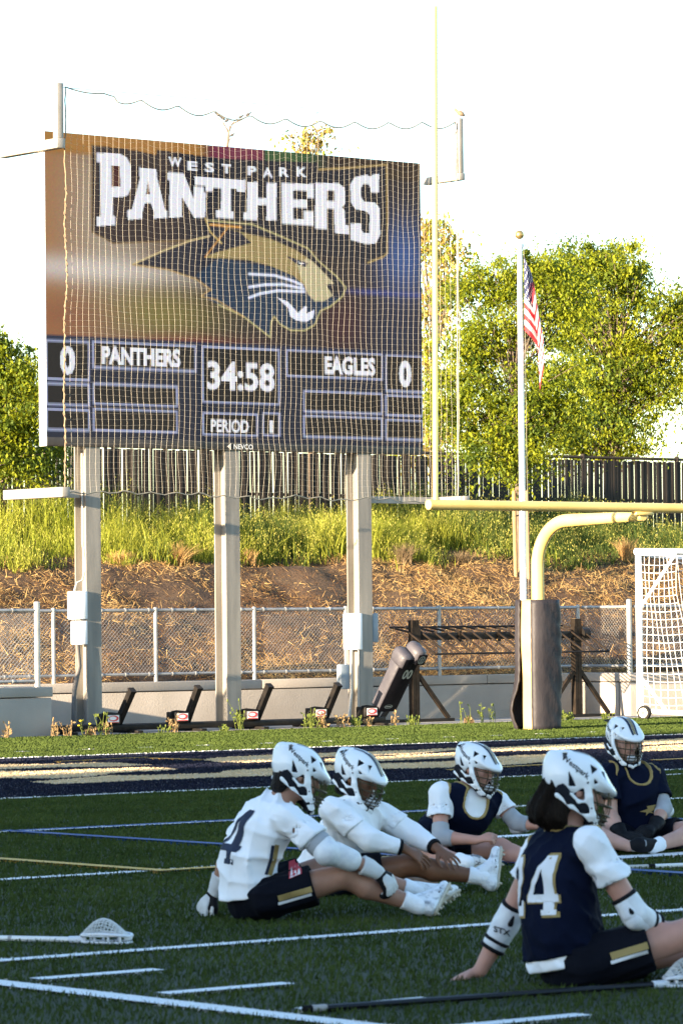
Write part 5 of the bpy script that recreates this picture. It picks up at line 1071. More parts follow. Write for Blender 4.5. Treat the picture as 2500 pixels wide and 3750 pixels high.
def add_hand(s, spec, pad=0.0, flat=.72):
    palm, fing, (d, nrm, th) = spec
    for a, b, ra, rb in palm: s.cone(a, b, ra+pad, rb+pad, .012, (nrm, flat))
    for pts, rs in fing: s.chain(pts, [r+pad for r in rs], .002)
def foot_parts(ankle, heel, toe, up):
    """cleat as an SDF: returns function adding it"""
    a, hl, to = np.array(ankle), np.array(heel), np.array(toe); d = nrmz(to-hl); up = nrmz(np.array(up)-d*(np.array(up)@d)); L = np.linalg.norm(to-hl)
    return d, up, np.cross(up, d), L
def make_cleat(person, ankle, knee, heel, toe, up, m='cleat_white', mid=False):
    d, u, sd_, L = foot_parts(ankle, heel, toe, up); hl = np.array(heel); A = np.array(ankle); lo = np.minimum(np.minimum(hl, toe), A)-.12; hi = np.maximum(np.maximum(hl, toe), A)+.12
    s = SDF(lo, hi, .0055); b0 = hl+d*.035+u*.036
    s.cone(b0, hl+d*L*.45+u*.036, .036, .040, .01, None); s.cone(hl+d*L*.45+u*.036, hl+d*(L-.045)+u*.026, .042, .034, .02, (u, .8)); s.cone(b0+u*.0, A, .036, .039, .03); s.cone(hl+d*L*.5+u*.045, A+d*.02, .036, .036, .03)
    cut = nrmz(A-np.array(knee)); X, Y, Z = s.coords(); pl = ((X-A[0])*-cut[0]+(Y-A[1])*-cut[1]+(Z-A[2])*-cut[2])-.035
    s.g = np.maximum(s.g, pl.astype(np.float32)); base = (X-hl[0])*u[0]+(Y-hl[1])*u[1]+(Z-hl[2])*u[2]; s.g = np.maximum(s.g, (.010-base).astype(np.float32)); org = worldloc(person)
    c = sdf_obj('cleat', s, MATS[m], person, org)
    q = SDF(lo, hi, .0055); q.cone(hl+d*.036+u*.004, hl+d*L*.5+u*.004, .034, .034, .01, (u, .35)); q.cone(hl+d*L*.5+u*.004, hl+d*(L-.042)+u*.004, .036, .036, .01, (u, .35)); sdf_obj('sole', q, MATS['sole'], c, org)
    b = MB()
    for x, y in ((.04, .022), (.04, -.022), (L*.55, .028), (L*.55, -.028), (L-.06, .022), (L-.06, -.022), (L-.03, 0)): p0 = hl+d*x+sd_*y; b.tube([Vector(p0-u*.004), Vector(p0-u*.020)], [.009, .006], 6)
    so_ = b.build('stud', MATS['sole'], c); so_['kind'] = 'stuff'
    for i in range(5):
        x = L*(.38+.075*i); ht = .036+.050*(1-.16*i); ce = hl+d*x+u*ht; MB().tube([Vector(ce+sd_*.030-u*.020), Vector(ce+sd_*.012+u*.004), Vector(ce-sd_*.012+u*.004), Vector(ce-sd_*.030-u*.020)], .0042, 5).build('lace', MATS['pad_light'], c)
    cu_ = nrmz(np.array(knee)-A); e1, e2 = frame_of(Vector(cu_)); MB().tube([Vector(A+cu_*.034)+e1*(.040*math.cos(q))+e2*(.040*math.sin(q)) for q in [i*math.pi/7 for i in range(15)]], .006, 6).build('collar', MATS['pad_black'], c)
    for sg in (1, -1): MB().tube([Vector(hl+d*L*.30+u*.062+sd_*sg*.034), Vector(hl+d*L*.45+u*.030+sd_*sg*.043), Vector(hl+d*L*.62+u*.036+sd_*sg*.041)], [.003, .007, .002], 6).build('side_mark', MATS['pad_black'], c)
    return c
# ---- decals laid on cloth
def decal(person_part, shape_vt, origin, ux, uy, dirn, m, name, off=.004, size=(1, 1)):
    """shape in 0..1 square; each vertex is dropped along dirn onto the part's mesh"""
    me = person_part.data; base = worldloc(person_part); bv = BVHTree.FromPolygons([v.co[:] for v in me.vertices], [p.vertices[:] for p in me.polygons]); v, t = shape_vt
    bm = bmesh.new(); vs_ = [bm.verts.new((x, y, 0)) for x, y in v]
    for q in t:
        try: bm.faces.new([vs_[i] for i in q])
        except ValueError: pass
    for _ in range(4):
        ed = [e for e in bm.edges if math.hypot((e.verts[0].co.x-e.verts[1].co.x)*size[0], (e.verts[0].co.y-e.verts[1].co.y)*size[1]) > .022]
        if not ed: break
        bmesh.ops.subdivide_edges(bm, edges=ed, cuts=1); bmesh.ops.triangulate(bm, faces=bm.faces[:])
    bm.verts.index_update(); V = []; dn = Vector(dirn).normalized(); o = Vector(origin); ok = []
    for q in bm.verts:
        p = o+Vector(ux)*((q.co.x-.5)*size[0])+Vector(uy)*((q.co.y-.5)*size[1]); hit = bv.ray_cast(p-base-dn*.6, dn)
        ok.append(hit[0] is not None); V.append(((hit[0]+base-dn*off) if hit[0] else p))
    b = MB(); b.add(V, [[w_.index for w_ in f.verts] for f in bm.faces if all(ok[w_.index] for w_ in f.verts)], 0, True); bm.free()
    return b.build(name, MATS[m], person_part)
POLY = lambda pts: (np.array(pts, float), [(0, i, i+1) for i in range(1, len(pts)-1)])
FOUR = (np.array([(.62, 0), (.98, 0), (.98, .08), (.90, .08), (.90, .22), (1, .22), (1, .36), (.90, .36), (.90, 1), (.66, 1), (.0, .36), (.0, .22), (.66, .22), (.66, .08), (.62, .08)]), None)
def tri_poly(outer, holes=()):
    cu = bpy.data.curves.new('p', 'CURVE'); cu.dimensions = '2D'; cu.fill_mode = 'BOTH'
    for pl in [outer]+list(holes):
        sp = cu.splines.new('POLY'); sp.points.add(len(pl)-1); sp.use_cyclic_u = True
        for q, (x, y) in zip(sp.points, pl): q.co = (x, y, 0, 1)
    o = bpy.data.objects.new('p', cu); COL.objects.link(o); me = bpy.data.meshes.new_from_object(o.evaluated_get(bpy.context.evaluated_depsgraph_get())); me.calc_loop_triangles()
    v = np.array([q.co[:2] for q in me.vertices]); t = [tuple(q.vertices) for q in me.loop_triangles]; bpy.data.objects.remove(o); bpy.data.curves.remove(cu); bpy.data.meshes.remove(me); return v, t
N4 = tri_poly([(.55, 0), (1, 0), (1, .09), (.92, .09), (.92, .22), (1.02, .22), (1.02, .35), (.92, .35), (.92, 1), (.66, 1), (.0, .35), (.0, .22), (.64, .22), (.64, .09), (.55, .09)], [[(.64, .35), (.22, .35), (.64, .78)]])
N2 = tri_poly([(0, 0), (.95, 0), (.95, .26), (.80, .26), (.78, .17), (.36, .17), (.80, .48), (.95, .62), (.95, .82), (.78, 1), (.18, 1), (.0, .82), (.0, .64), (.27, .64), (.29, .80), (.40, .85), (.58, .85), (.67, .78), (.67, .64), (.58, .55), (.0, .18)])
# ---- one seated player
def lerp(a, b, t): return np.array(a)*(1-t)+np.array(b)*t
def plane_cut(s, g, p, n):
    n = nrmz(n); X, Y, Z = s.coords(); return np.maximum(g, ((X-p[0])*n[0]+(Y-p[1])*n[1]+(Z-p[2])*n[2]).astype(np.float32))
def wrinkle(s, g, amp, f, seed, axis=None):
    """soft folds with sharper crests"""
    X, Y, Z = s.coords(); r = np.random.default_rng(seed); out = 0
    for i in range(6):
        d = r.normal(0, 1, 3); d = d/np.linalg.norm(d)
        if axis is not None: d = nrmz(d-np.array(axis)*(d@np.array(axis))*.75)
        q, q2 = r.normal(0, 1, 3), r.normal(0, 1, 3); q /= np.linalg.norm(q); q2 /= np.linalg.norm(q2)
        w_ = np.sin((X*q[0]+Y*q[1]+Z*q[2])*f*.33+i)*1.9; msk = .5+.5*np.sin((X*q2[0]+Y*q2[1]+Z*q2[2])*f*.28+r.uniform(0, 6))
        rg = 1-np.abs(np.sin((X*d[0]+Y*d[1]+Z*d[2])*f*.5*(1+.5*i)+w_+r.uniform(0, 6))); out = out+(rg*rg-.33)*msk*1.9/(1+.35*i)
    return (g-amp*.5*out).astype(np.float32)
def person(label, d0, P, look, cfg):
    J = {k: np.array(atd(x, y, d0+dd)) for k, (x, y, dd) in P.items()}
    org = np.array([J['pelvis'][0], J['pelvis'][1], 0.]); allp = np.array(list(J.values())); lo, hi = allp.min(0)-.22, allp.max(0)+.22; lo[2] = -.03
    lat = nrmz(J['shR']-J['shL']); spine = nrmz(J['neck']-J['pelvis']); front = nrmz(np.cross(spine, lat)); 
    fw = np.array(_r0)*look[0]+np.array(_h)*look[1]+np.array([0, 0, look[2]]); fw = nrmz(fw); upv = nrmz(np.array([0, 0, 1.])-fw*fw[2]); ls = np.cross(upv, fw)
    M = np.stack([fw, ls, upv], 1)
    head = J['head']; B = cfg.get('bulk', 1.0)
    # body -------------------------------------------------------------
    s = SDF(lo, hi, .0072)
    s.cone(J['pelvis'], J['waist'], .135*B, .125*B, .04, (front, .74)); s.cone(J['waist'], J['chest'], .125*B, .15*B, .04, (front, .72)); s.cone(J['chest'], lerp(J['chest'], J['neck'], .7), .15*B, .10, .05, (front, .72))
    s.cone(J['shL'], J['shR'], .058, .058, .05); s.cone(J['neck'], head-upv*.03-fw*.01, .060, .056, .03)
    s.ell(head+upv*.022-fw*.012, (.098, .076, .105), M, .01); s.ell(head+fw*.030-upv*.045, (.068, .060, .075), M, .025); s.ell(head+fw*.055-upv*.085, (.030, .030, .024), M, .02)
    s.cone(head+fw*.092+upv*.012, head+fw*.117-upv*.030, .010, .0145, .010); s.cone(head+fw*.080+ls*.05+upv*.032, head+fw*.080-ls*.05+upv*.032, .014, .014, .012)
    s.cone(head+fw*.094-upv*.060+ls*.022, head+fw*.094-upv*.060-ls*.022, .011, .011, .008)
    for sg in (1, -1):
        s.ell(head+fw*.105+ls*sg*.034+upv*.010, (.022, .018, .012), M, 0, op='s'); s.ell(head+fw*.064+ls*sg*.042-upv*.022, (.030, .024, .026), M, .02); s.ell(head-fw*.005+ls*sg*.078-upv*.01, (.020, .010, .032), M, .006)
    hands = {}
    for k in 'LR':
        sh, el, wr = J['sh'+k], J['el'+k], J['wr'+k]
        s.cone(sh, el, .056*B, .044*B, .03); m_ = lerp(el, wr, .3); s.cone(el, m_, .043*B, .044*B, .01); s.cone(m_, wr, .044*B, .029*B, .01); s.cone(wr, wr+nrmz(J['fi'+k]-wr)*.03, .029, .026, .012, (cfg['hn'+k], .75))
        spec = hand_chains(wr+nrmz(J['fi'+k]-wr)*.015, J['fi'+k]-wr, cfg['hn'+k], cfg['th'+k], cfg.get('curl'+k, .3)); hands[k] = spec
        if not cfg.get('glove'): add_hand(s, spec)
        hp, kn, an = J['hip'+k], J['kn'+k], J['an'+k]
        s.cone(hp, kn, .092*B, .062*B, .04); c1 = lerp(kn, an, .32)+nrmz(np.cross(np.cross(an-kn, np.array([0, 0, 1.])), an-kn))*-.012; s.cone(kn, c1, .060*B, .060*B, .03); s.cone(c1, an, .060*B, .036, .02)
        s.cone(kn+np.array([0, 0, .012]), kn+nrmz(an-kn)*.03+np.array([0, 0, .01]), .046, .042, .02)
    V, F = s.mesh(); body = new_obj('person', np_mesh('person', V-org, F, MATS[cfg['skin']], smooth=True), None, org); tag(body, label, 'person', 'seated players')
    for sg in (1, -1):
        b = MB(); b.ball(Vector(head+fw*.086+ls*sg*.034+upv*.010), .0125, 10); b.build('eye', MATS['eye_dark'], body)
        b = MB(); b.tube([Vector(head+fw*.090+ls*sg*.016+upv*.030), Vector(head+fw*.092+ls*sg*.034+upv*.035), Vector(head+fw*.080+ls*sg*.054+upv*.030)], [.005, .006, .004], 6); b.build('eyebrow', MATS['hair_black'], body)
    b = MB(); b.tube([Vector(head+fw*.094+ls*.024-upv*.060), Vector(head+fw*.105-upv*.058), Vector(head+fw*.094-ls*.024-upv*.060)], [.004, .0065, .004], 6); b.build('lips', MATS['lip'], body)
    put_helmet(body, head+upv*.004, fw, upv, .97)
    # shirt --------------------------------------------------------------
    hem, sc = cfg['hem'], cfg.get('loose', .028)
    pts = [J['pelvis'], J['waist'], J['chest'], J['shR'], J['shL'], J['elR'], J['elL']]; lo2, hi2 = np.min(pts, 0)-.22, np.max(pts, 0)+.22
    t = SDF(lo2, hi2, .0085)
    low = lerp(J['pelvis'], J['waist'], 0)-spine*.05
    t.cone(low, J['waist'], .165*B+sc, .140*B+sc, .05, (front, .80)); t.cone(J['waist'], J['chest'], .140*B+sc, .158*B+sc*.6, .05, (front, .76)); t.cone(J['chest'], lerp(J['chest'], J['neck'], .72), .155*B+sc*.5, .095, .06, (front, .74)); t.cone(J['shL'], J['shR'], .072, .072, .05)
    tors = t.g.copy(); sp_low = nrmz(J['waist']-J['pelvis']); hem_p = lerp(J['pelvis'], J['waist'], hem)
    torw = wrinkle(t, tors, .024, 26, cfg['seed'], None); tee = plane_cut(t, torw, hem_p, -sp_low)
    for k in 'LR':
        a = SDF(lo2, hi2, .0085); a.g = np.full(t.n, 1., np.float32); a.n, a.lo = t.n, t.lo; sh, el = J['sh'+k], J['el'+k]; e = lerp(sh, el, cfg['slv'+k]); ln = nrmz(el-sh)
        a.cone(sh-ln*.02, e+ln*.12, .066*B, (.070+cfg.get('flare', .020))*B, .02); g_ = wrinkle(a, a.g, .015, 38, cfg['seed']+7, ln); cutn = nrmz(ln+np.array([0, 0, -.25 if cfg['slv'+k] < .9 else 0])); g_ = plane_cut(a, g_, e, cutn)
        c_ = SDF(lo2, hi2, .0085); c_.n, c_.lo = t.n, t.lo; c_.g = np.full(t.n, 1., np.float32); c_.cone(lerp(sh, el, .35), el, .056*B+.006, .060*B, 0); g_ = np.maximum(g_, -c_.g) if cfg['slv'+k] < .9 else g_
        h_ = np.clip(.5+.5*(tee-g_)/.03, 0, 1); tee = (tee*(1-h_)+g_*h_-.03*h_*(1-h_)).astype(np.float32)
    n_ = SDF(lo2, hi2, .0085); n_.n, n_.lo = t.n, t.lo; n_.g = np.full(t.n, 1., np.float32); n_.cone(J['neck']+front*.02-spine*.01, head, .068, .066, 0); neck = n_.g; tee = np.maximum(tee, -neck)
    shirt = sdf_obj('shirt', t, MATS[cfg['tee']], body, org, tee)
    # pinnie --------------------------------------------------------------
    pin = None
    if cfg.get('pinnie'):
        pg = plane_cut(t, torw-.013, lerp(J['pelvis'], J['waist'], cfg['pin_hem']), -sp_low); mid_ = (J['shL']+J['shR'])/2; hw_ = np.linalg.norm(J['shR']-J['shL'])/2*.93+.0; pg = plane_cut(t, plane_cut(t, pg, mid_+lat*max(hw_, .155), lat), mid_-lat*max(hw_, .155), -lat)
        h1 = SDF(lo2, hi2, .0085); h1.n, h1.lo = t.n, t.lo; h1.g = np.full(t.n, 1., np.float32)
        for k in 'LR': sh = J['sh'+k]; out = nrmz(sh-(J['shL']+J['shR'])/2); h1.cone(sh+out*.015+np.array([0, 0, .03]), sh+out*.10-spine*.085, .072, .088, 0)
        nr_ = cfg.get('scoop', 1.0); h1.cone(J['neck']+front*.03+spine*.035, J['neck']+front*.15+spine*.005, .078*nr_, .095*nr_, 0); h1.cone(J['neck'], head, .086, .08, 0)
        hole = h1.g; pin = sdf_obj('pinnie', t, MATS['cloth_navy'], body, org, np.maximum(pg, -hole).astype(np.float32))
        sdf_obj('trim', t, MATS['trim_gold'], pin, org, np.maximum(np.maximum(pg-.0045, -hole-.002), hole-.015).astype(np.float32))
    # shorts ---------------------------------------------------------------
    pts = [J['pelvis'], J['waist'], J['hipL'], J['hipR'], J['knL'], J['knR']]; lo3, hi3 = np.min(pts, 0)-.2, np.max(pts, 0)+.2; lo3[2] = -.02
    q = SDF(lo3, hi3, .0085); q.cone(J['pelvis']-spine*.02, lerp(J['pelvis'], J['waist'], .55), .150*B, .130*B, .05, (front, .8)); g0 = None
    for k in 'LR':
        a = SDF(lo3, hi3, .0085); hp, kn = J['hip'+k], J['kn'+k]; f_ = cfg.get('short'+k, .62); e = lerp(hp, kn, f_); ln = nrmz(kn-hp); a.cone(hp, e+ln*.1, .118*B, .104*B, .03); g_ = plane_cut(a, wrinkle(a, a.g, .016, 32, cfg['seed']+11, ln), e, ln)
        c_ = SDF(lo3, hi3, .0085); c_.cone(lerp(hp, kn, .3), kn, .086*B, .074*B, 0); g_ = np.maximum(g_, -c_.g)
        g0 = g_ if g0 is None else np.minimum(g0, g_)
    g1 = wrinkle(q, q.g, .014, 26, cfg['seed']+5); h_ = np.clip(.5+.5*(g1-g0)/.05, 0, 1); g1 = (g1*(1-h_)+g0*h_-.05*h_*(1-h_)).astype(np.float32); X, Y, Z = q.coords(); g1 = np.maximum(g1, (.004-Z+0*g1).astype(np.float32))
    shorts = sdf_obj('shorts', q, MATS['cloth_black'], body, org, g1)
    # feet ------------------------------------------------------------------
    for k in 'LR':
        if ('heel'+k) not in J: continue
        make_cleat(body, J['an'+k], J['kn'+k], J['heel'+k], J['toe'+k], J['an'+k]-lerp(J['heel'+k], J['toe'+k], .25), cfg.get('cleat'+k, 'cleat_white'))
        w_ = SDF(np.minimum(J['an'+k], J['kn'+k])-.1, np.maximum(J['an'+k], J['kn'+k])+.1, .006); a = J['an'+k]; d = nrmz(J['kn'+k]-a); w_.chain([a-d*.03, a+d*cfg.get('sock', .05), a+d*(cfg.get('sock', .05)+.015)], [.046, .046, .049], .01); w_.g = plane_cut(w_, w_.g, a+d*(cfg.get('sock', .05)+.012), d)
        sdf_obj('sock', w_, MATS['sock_white'], body, org)
    # elbow pads, gloves -------------------------------------------------------
    for k, kind in cfg.get('pads', {}).items():
        sh, el, wr = J['sh'+k], J['el'+k], J['wr'+k]; up_, lo_ = nrmz(sh-el), nrmz(wr-el); ol = -nrmz(up_+lo_); box_ = (np.min([el, el+up_*.16, el+lo_*.16], 0)-.1, np.max([el, el+up_*.16, el+lo_*.16], 0)+.1)
        w_ = SDF(*box_, .006)
        if kind == 'big':
            w_.chain([el+up_*.115, el+up_*.02], [.062, .066], .008); pa = sdf_obj('elbow_pad', w_, MATS['pad_white'], body, org)
            w_ = SDF(*box_, .006); w_.chain([el+up_*.03+ol*.012, el+ol*.02, el+lo_*.03+ol*.012], [.058, .066, .060], .01); sdf_obj('elbow_cap', w_, MATS['pad_white'], pa, org)
            w_ = SDF(*box_, .006); w_.chain([el+lo_*.045, el+lo_*.13], [.064, .058], .01); sdf_obj('forearm_pad', w_, MATS['pad_white'], pa, org)
            w_ = SDF(*box_, .006); w_.chain([el+up_*.075, el+up_*.052], [.067, .069], .002); w_.g = plane_cut(w_, plane_cut(w_, w_.g, el+up_*.088, up_), el+up_*.04, -up_); sdf_obj('strap', w_, MATS['pad_light'], pa, org)
        elif kind == 'hard':
            w_.chain([el+up_*.07, el, el+lo_*.10], [.056, .058, .052], .01); w_.g = plane_cut(w_, plane_cut(w_, w_.g, el+up_*.085, up_), el+lo_*.115, lo_); pa = sdf_obj('elbow_pad', w_, MATS['pad_white'], body, org)
            w_ = SDF(*box_, .006); w_.chain([el+up_*.070+ol*.030, el+up_*.03+ol*.036], [.036, .040], .006); sdf_obj('elbow_cap', w_, MATS['pad_white'], pa, org)
            w_ = SDF(*box_, .006); w_.chain([el+lo_*.0+ol*.034, el+lo_*.05+ol*.028], [.042, .036], .006); sdf_obj('elbow_cap', w_, MATS['pad_white'], pa, org)
            for off, dr in ((el+up_*.088, up_), (el+lo_*.118, lo_), (el+lo_*.080, lo_)):
                w_ = SDF(off-.12, off+.12, .006); w_.cone(off-dr*.01, off+dr*.01, .059, .058, 0); w_.g = plane_cut(w_, plane_cut(w_, w_.g, off+dr*.009, dr), off-dr*.009, -dr); sdf_obj('strap', w_, MATS['pad_black'], pa, org)
            cv = nrmz(np.array(CAM)-el); cv = nrmz(cv-up_*(cv@up_)*.9+ol*.5)
            for a_, b_2 in ((el+up_*.065+cv*.054, el+up_*.030+cv*.062),):
                w_ = SDF(np.minimum(a_, b_2)-.05, np.maximum(a_, b_2)+.05, .004); w_.cone(a_, b_2, .006, .013, 0, (cv, .8)); sdf_obj('pad_vent', w_, MATS['pad_black'], pa, org)
        elif kind == 'sleeve':
            w_.chain([el+up_*.075, el, el+lo_*.06], [.054, .056, .052], .01); w_.g = plane_cut(w_, plane_cut(w_, w_.g, el+up_*.09, up_), el+lo_*.085, lo_); pa = sdf_obj('elbow_pad', w_, MATS['pad_light'], body, org)
            w_ = SDF(*box_, .006); w_.chain([el+up_*.02+ol*.026, el+ol*.030, el+lo_*.035+ol*.022], [.038, .044, .040], .01); sdf_obj('elbow_cap', w_, MATS['pad_white'], pa, org)
        elif kind == 'long':
            w_ = SDF(np.min([sh, el, wr], 0)-.1, np.max([sh, el, wr], 0)+.1, .0075); w_.chain([lerp(sh, el, .3), el, lerp(el, wr, .92)], [.068, .066, .046], .02); w_.g = wrinkle(w_, w_.g, .006, 40, 3, lo_); w_.g = plane_cut(w_, w_.g, lerp(el, wr, .90), lo_); pa = sdf_obj('arm_pad', w_, MATS['cloth_white'], body, org)
            w_ = SDF(wr-.12, wr+.12, .005); c = lerp(el, wr, .905); w_.cone(c-lo_*.004, c+lo_*.012, .046, .044, 0); w_.g = plane_cut(w_, plane_cut(w_, w_.g, c+lo_*.014, lo_), c-lo_*.010, -lo_); sdf_obj('wrist_band', w_, MATS['pad_black'], pa, org)
    if cfg.get('glove'):
        for k in 'LR':
            wr = J['wr'+k]; d = nrmz(J['fi'+k]-wr); nn = nrmz(np.array(cfg['hn'+k])-d*(np.array(cfg['hn'+k])@d)); gm = cfg['glove']; ar = nrmz(J['el'+k]-wr)
            w_ = SDF(wr-.28, wr+.28, .006); add_hand(w_, hands[k], .0085, .85)
            gl = sdf_obj('glove', w_, MATS['pad_black' if gm == 'glove_white' else gm], body, org)
            w_ = SDF(wr-.28, wr+.28, .006); palm, fing, (dd, _n, th) = hands[k]
            for pts, rs in fing:
                for i in range(1, len(pts)-1 if len(pts) > 4 else len(pts)):
                    a, b2 = pts[i-1] if i > 1 else pts[1], pts[min(i+1, len(pts)-1)]
                for i in range(1, len(pts)-1): a, b2 = np.array(pts[i]), np.array(pts[i+1]); w_.cone(lerp(a, b2, .15)+_n*.010, lerp(a, b2, .85)+_n*.010, .0150, .0140, .002)
            for a, b2, ra, rb in palm: w_.cone(lerp(a, b2, .25)+_n*.016, b2+_n*.016, .019, .018, .006, (_n, .6))
            sdf_obj('roll_padding', w_, MATS[gm], gl, org)
            w_ = SDF(wr-.28, wr+.28, .006); w_.chain([wr+d*.012, wr+ar*.04, wr+ar*.085], [.040, .047, .055], .01, (nn, .8)); w_.g = plane_cut(w_, w_.g, wr+ar*.085, ar); sdf_obj('cuff', w_, MATS[gm], gl, org)
    # hair ----------------------------------------------------------------------
    if cfg.get('hair') == 'long':
        w_ = SDF(head-.24, head+.2, .007); w_.chain([head-fw*.085-upv*.03, head-fw*.115-upv*.12, J['neck']-front*.075+upv*.015], [.07, .066, .040], .02); w_.chain([head-fw*.05+ls*.04-upv*.05, head-fw*.085+ls*.03-upv*.13, J['neck']-front*.06+ls*.04], [.05, .05, .028], .02); w_.chain([head-fw*.05-ls*.04-upv*.05, head-fw*.075-ls*.045-upv*.13, J['neck']-front*.05-ls*.05+upv*.02], [.05, .05, .028], .02)
        w_.g = wrinkle(w_, w_.g, .026, 75, 5, upv); sdf_obj('hair', w_, MATS['hair_dark'], body, org)
    else:
        w_ = SDF(head-.2, head+.2, .007); w_.chain([head-fw*.065-upv*.02, head-fw*.078-upv*.085], [.066, .044], .02, (ls, 1.2)); w_.g = wrinkle(w_, w_.g, .006, 70, 5, upv); sdf_obj('hair', w_, MATS['hair_black'], body, org)
    return dict(o=body, J=J, shirt=shirt, pin=pin, shorts=shorts, front=front, lat=lat, spine=spine, org=org)
def strip(part, pts, width, m, name, dirn):
    """a stripe that follows points on a cloth mesh"""
    me = part.data; base = worldloc(part); bv = BVHTree.FromPolygons([v.co[:] for v in me.vertices], [p.vertices[:] for p in me.polygons]); b = MB(); V = []; dn = Vector(dirn).normalized(); n = 18
    pts = [Vector(p) for p in pts]
    for i in range(n+1):
        f = i/n*(len(pts)-1); k = min(int(f), len(pts)-2); p = pts[k].lerp(pts[k+1], f-k); tg = (pts[k+1]-pts[k]).normalized(); sd_ = tg.cross(dn).normalized()
        for e in (-.5, 0, .5):
            q = p+sd_*width*e; hit = bv.ray_cast(q-base-dn*.5, dn); V.append(hit[0]+base-dn*.0035 if hit[0] else None)
    F = [(i*3+k, i*3+k+1, (i+1)*3+k+1, (i+1)*3+k) for i in range(n) for k in range(2)]; F = [f for f in F if all(V[j] is not None and (V[j]-V[f[0]]).length < .12 for j in f)]
    b.add([v if v is not None else (0, 0, 0) for v in V], F, 0, True)
    used = sorted({j for f in F for j in f})
    mp = {j: i for i, j in enumerate(used)}; c = MB(); c.add([V[j] for j in used], [tuple(mp[j] for j in f) for f in F], 0, True); return c.build(name, MATS[m], part)
R0, HH = np.array(_r0), np.array(_h); UPZ = np.array([0, 0, 1.])
view = lambda p: np.array(p)-np.array(CAM)
# player with the 4, front left
d0 = 20.0
p1 = person('seated player in white number 4 jersey and white gloves, leftmost in the group', d0, dict(pelvis=(925, 3272, .04), waist=(905, 3150, .03), chest=(968, 3032, 0), neck=(1040, 2925, 0), head=(1092, 2838, -.02),
    shR=(1052, 2998, -.17), shL=(950, 2985, .17), elR=(1200, 3118, -.24), wrR=(1378, 3190, -.16), fiR=(1450, 3275, -.14), elL=(836, 3130, .28), wrL=(790, 3262, .33), fiL=(738, 3338, .34),
    hipR=(985, 3288, -.09), knR=(1262, 3208, -.12), anR=(1515, 3312, -.06), heelR=(1592, 3352, -.08), toeR=(1650, 3238, .12), hipL=(935, 3285, .12), knL=(1215, 3168, .2), anL=(1515, 3262, .32), heelL=(1600, 3320, .32), toeL=(1690, 3262, .42)),
    (.93, .25, -.34), dict(skin='skin_tan', hem=-.05, slvR=.66, slvL=.62, tee='cloth_white', seed=1, hnR=-HH*.7+UPZ*.7+R0*.3, thR=R0, curlR=.5, hnL=-R0*.4+UPZ*.3-HH*.5, thL=-HH, curlL=.35, glove='glove_white', pads={'R': 'big'}, shortR=.60, loose=.035, flare=.03))
J = p1['J']; c = lerp(J['chest'], J['waist'], .45); bd = -p1['front']
decal(p1['shirt'], N4, np.array(c)-p1['front']*.16+p1['lat']*.015, p1['lat'], p1['spine'], p1['front'], 'trim_navy', 'number', .004, (.17, .30))
vw = view(J['chest']); q_ = lambda pl: [np.array(atd(x, y, d0-.3)) for x, y in pl]
strip(p1['shirt'], q_([(1000, 3098), (992, 3150), (974, 3206)]), .016, 'trim_navy', 'side_stripe', vw); strip(p1['shirt'], q_([(1015, 3096), (1006, 3150), (988, 3208)]), .022, 'trim_gold', 'side_stripe', vw)
def short_stripe(p, k, f0, f1, dz, up=.0):
    J = p['J']; hp, kn = J['hip'+k], J['kn'+k]; a, b2 = lerp(hp, kn, f0)+UPZ*dz, lerp(hp, kn, f1)+UPZ*(dz+up); vw = view(hp)
    strip(p['shorts'], [a, b2], .030, 'trim_gold', 'side_stripe', vw); strip(p['shorts'], [a-UPZ*.026, b2-UPZ*.026], .014, 'trim_white', 'side_stripe', vw)
short_stripe(p1, 'R', .12, .56, -.02)
hl, kl = p1['J']['hipL'], p1['J']['knL']; cc_ = lerp(hl, kl, .52)+UPZ*.07
decal(p1['shorts'], POLY([(0, 0), (1, 0), (1, 1), (0, 1)]), cc_, nrmz(kl-hl), UPZ, view(cc_), 'red_print', 'printed_patch', .004, (.07, .10))
for k_ in range(3): decal(p1['shorts'], POLY([(0, 0), (1, 0), (.5, 1)]), cc_+nrmz(kl-hl)*(-.02+.02*k_)-UPZ*.02, nrmz(kl-hl), UPZ, view(cc_), 'trim_white', 'printed_patch', .0065, (.018, .055))
# player stretching, second
d0 = 21.7
p2 = person('seated player in white long sleeves reaching both bare hands to his shin', d0, dict(pelvis=(1195, 3195, .14), waist=(1232, 3115, .10), chest=(1285, 3022, .05), neck=(1305, 2932, .03), head=(1312, 2846, 0),
    shR=(1222, 2968, -.15), shL=(1398, 2986, .15), elR=(1352, 3075, -.20), wrR=(1474, 3106, -.17), fiR=(1556, 3150, -.17), elL=(1508, 3056, .12), wrL=(1596, 3106, -.04), fiL=(1652, 3146, -.12),
    hipR=(1235, 3222, -.02), knR=(1510, 3166, -.04), anR=(1752, 3212, .02), heelR=(1818, 3264, .02), toeR=(1834, 3096, .12), hipL=(1212, 3222, .22), knL=(1440, 3215, .40), anL=(1580, 3235, .56)),
    (.86, -.45, -.30), dict(skin='skin_brown', hem=-.1, slvR=.62, slvL=.55, tee='cloth_white', seed=2, hnR=-HH*.55+UPZ*.85, thR=R0+UPZ*.2, curlR=.22, hnL=-HH*.5+UPZ*.8, thL=-R0-HH*.5, curlL=.22, pads={'R': 'long', 'L': 'long'}, loose=.03))
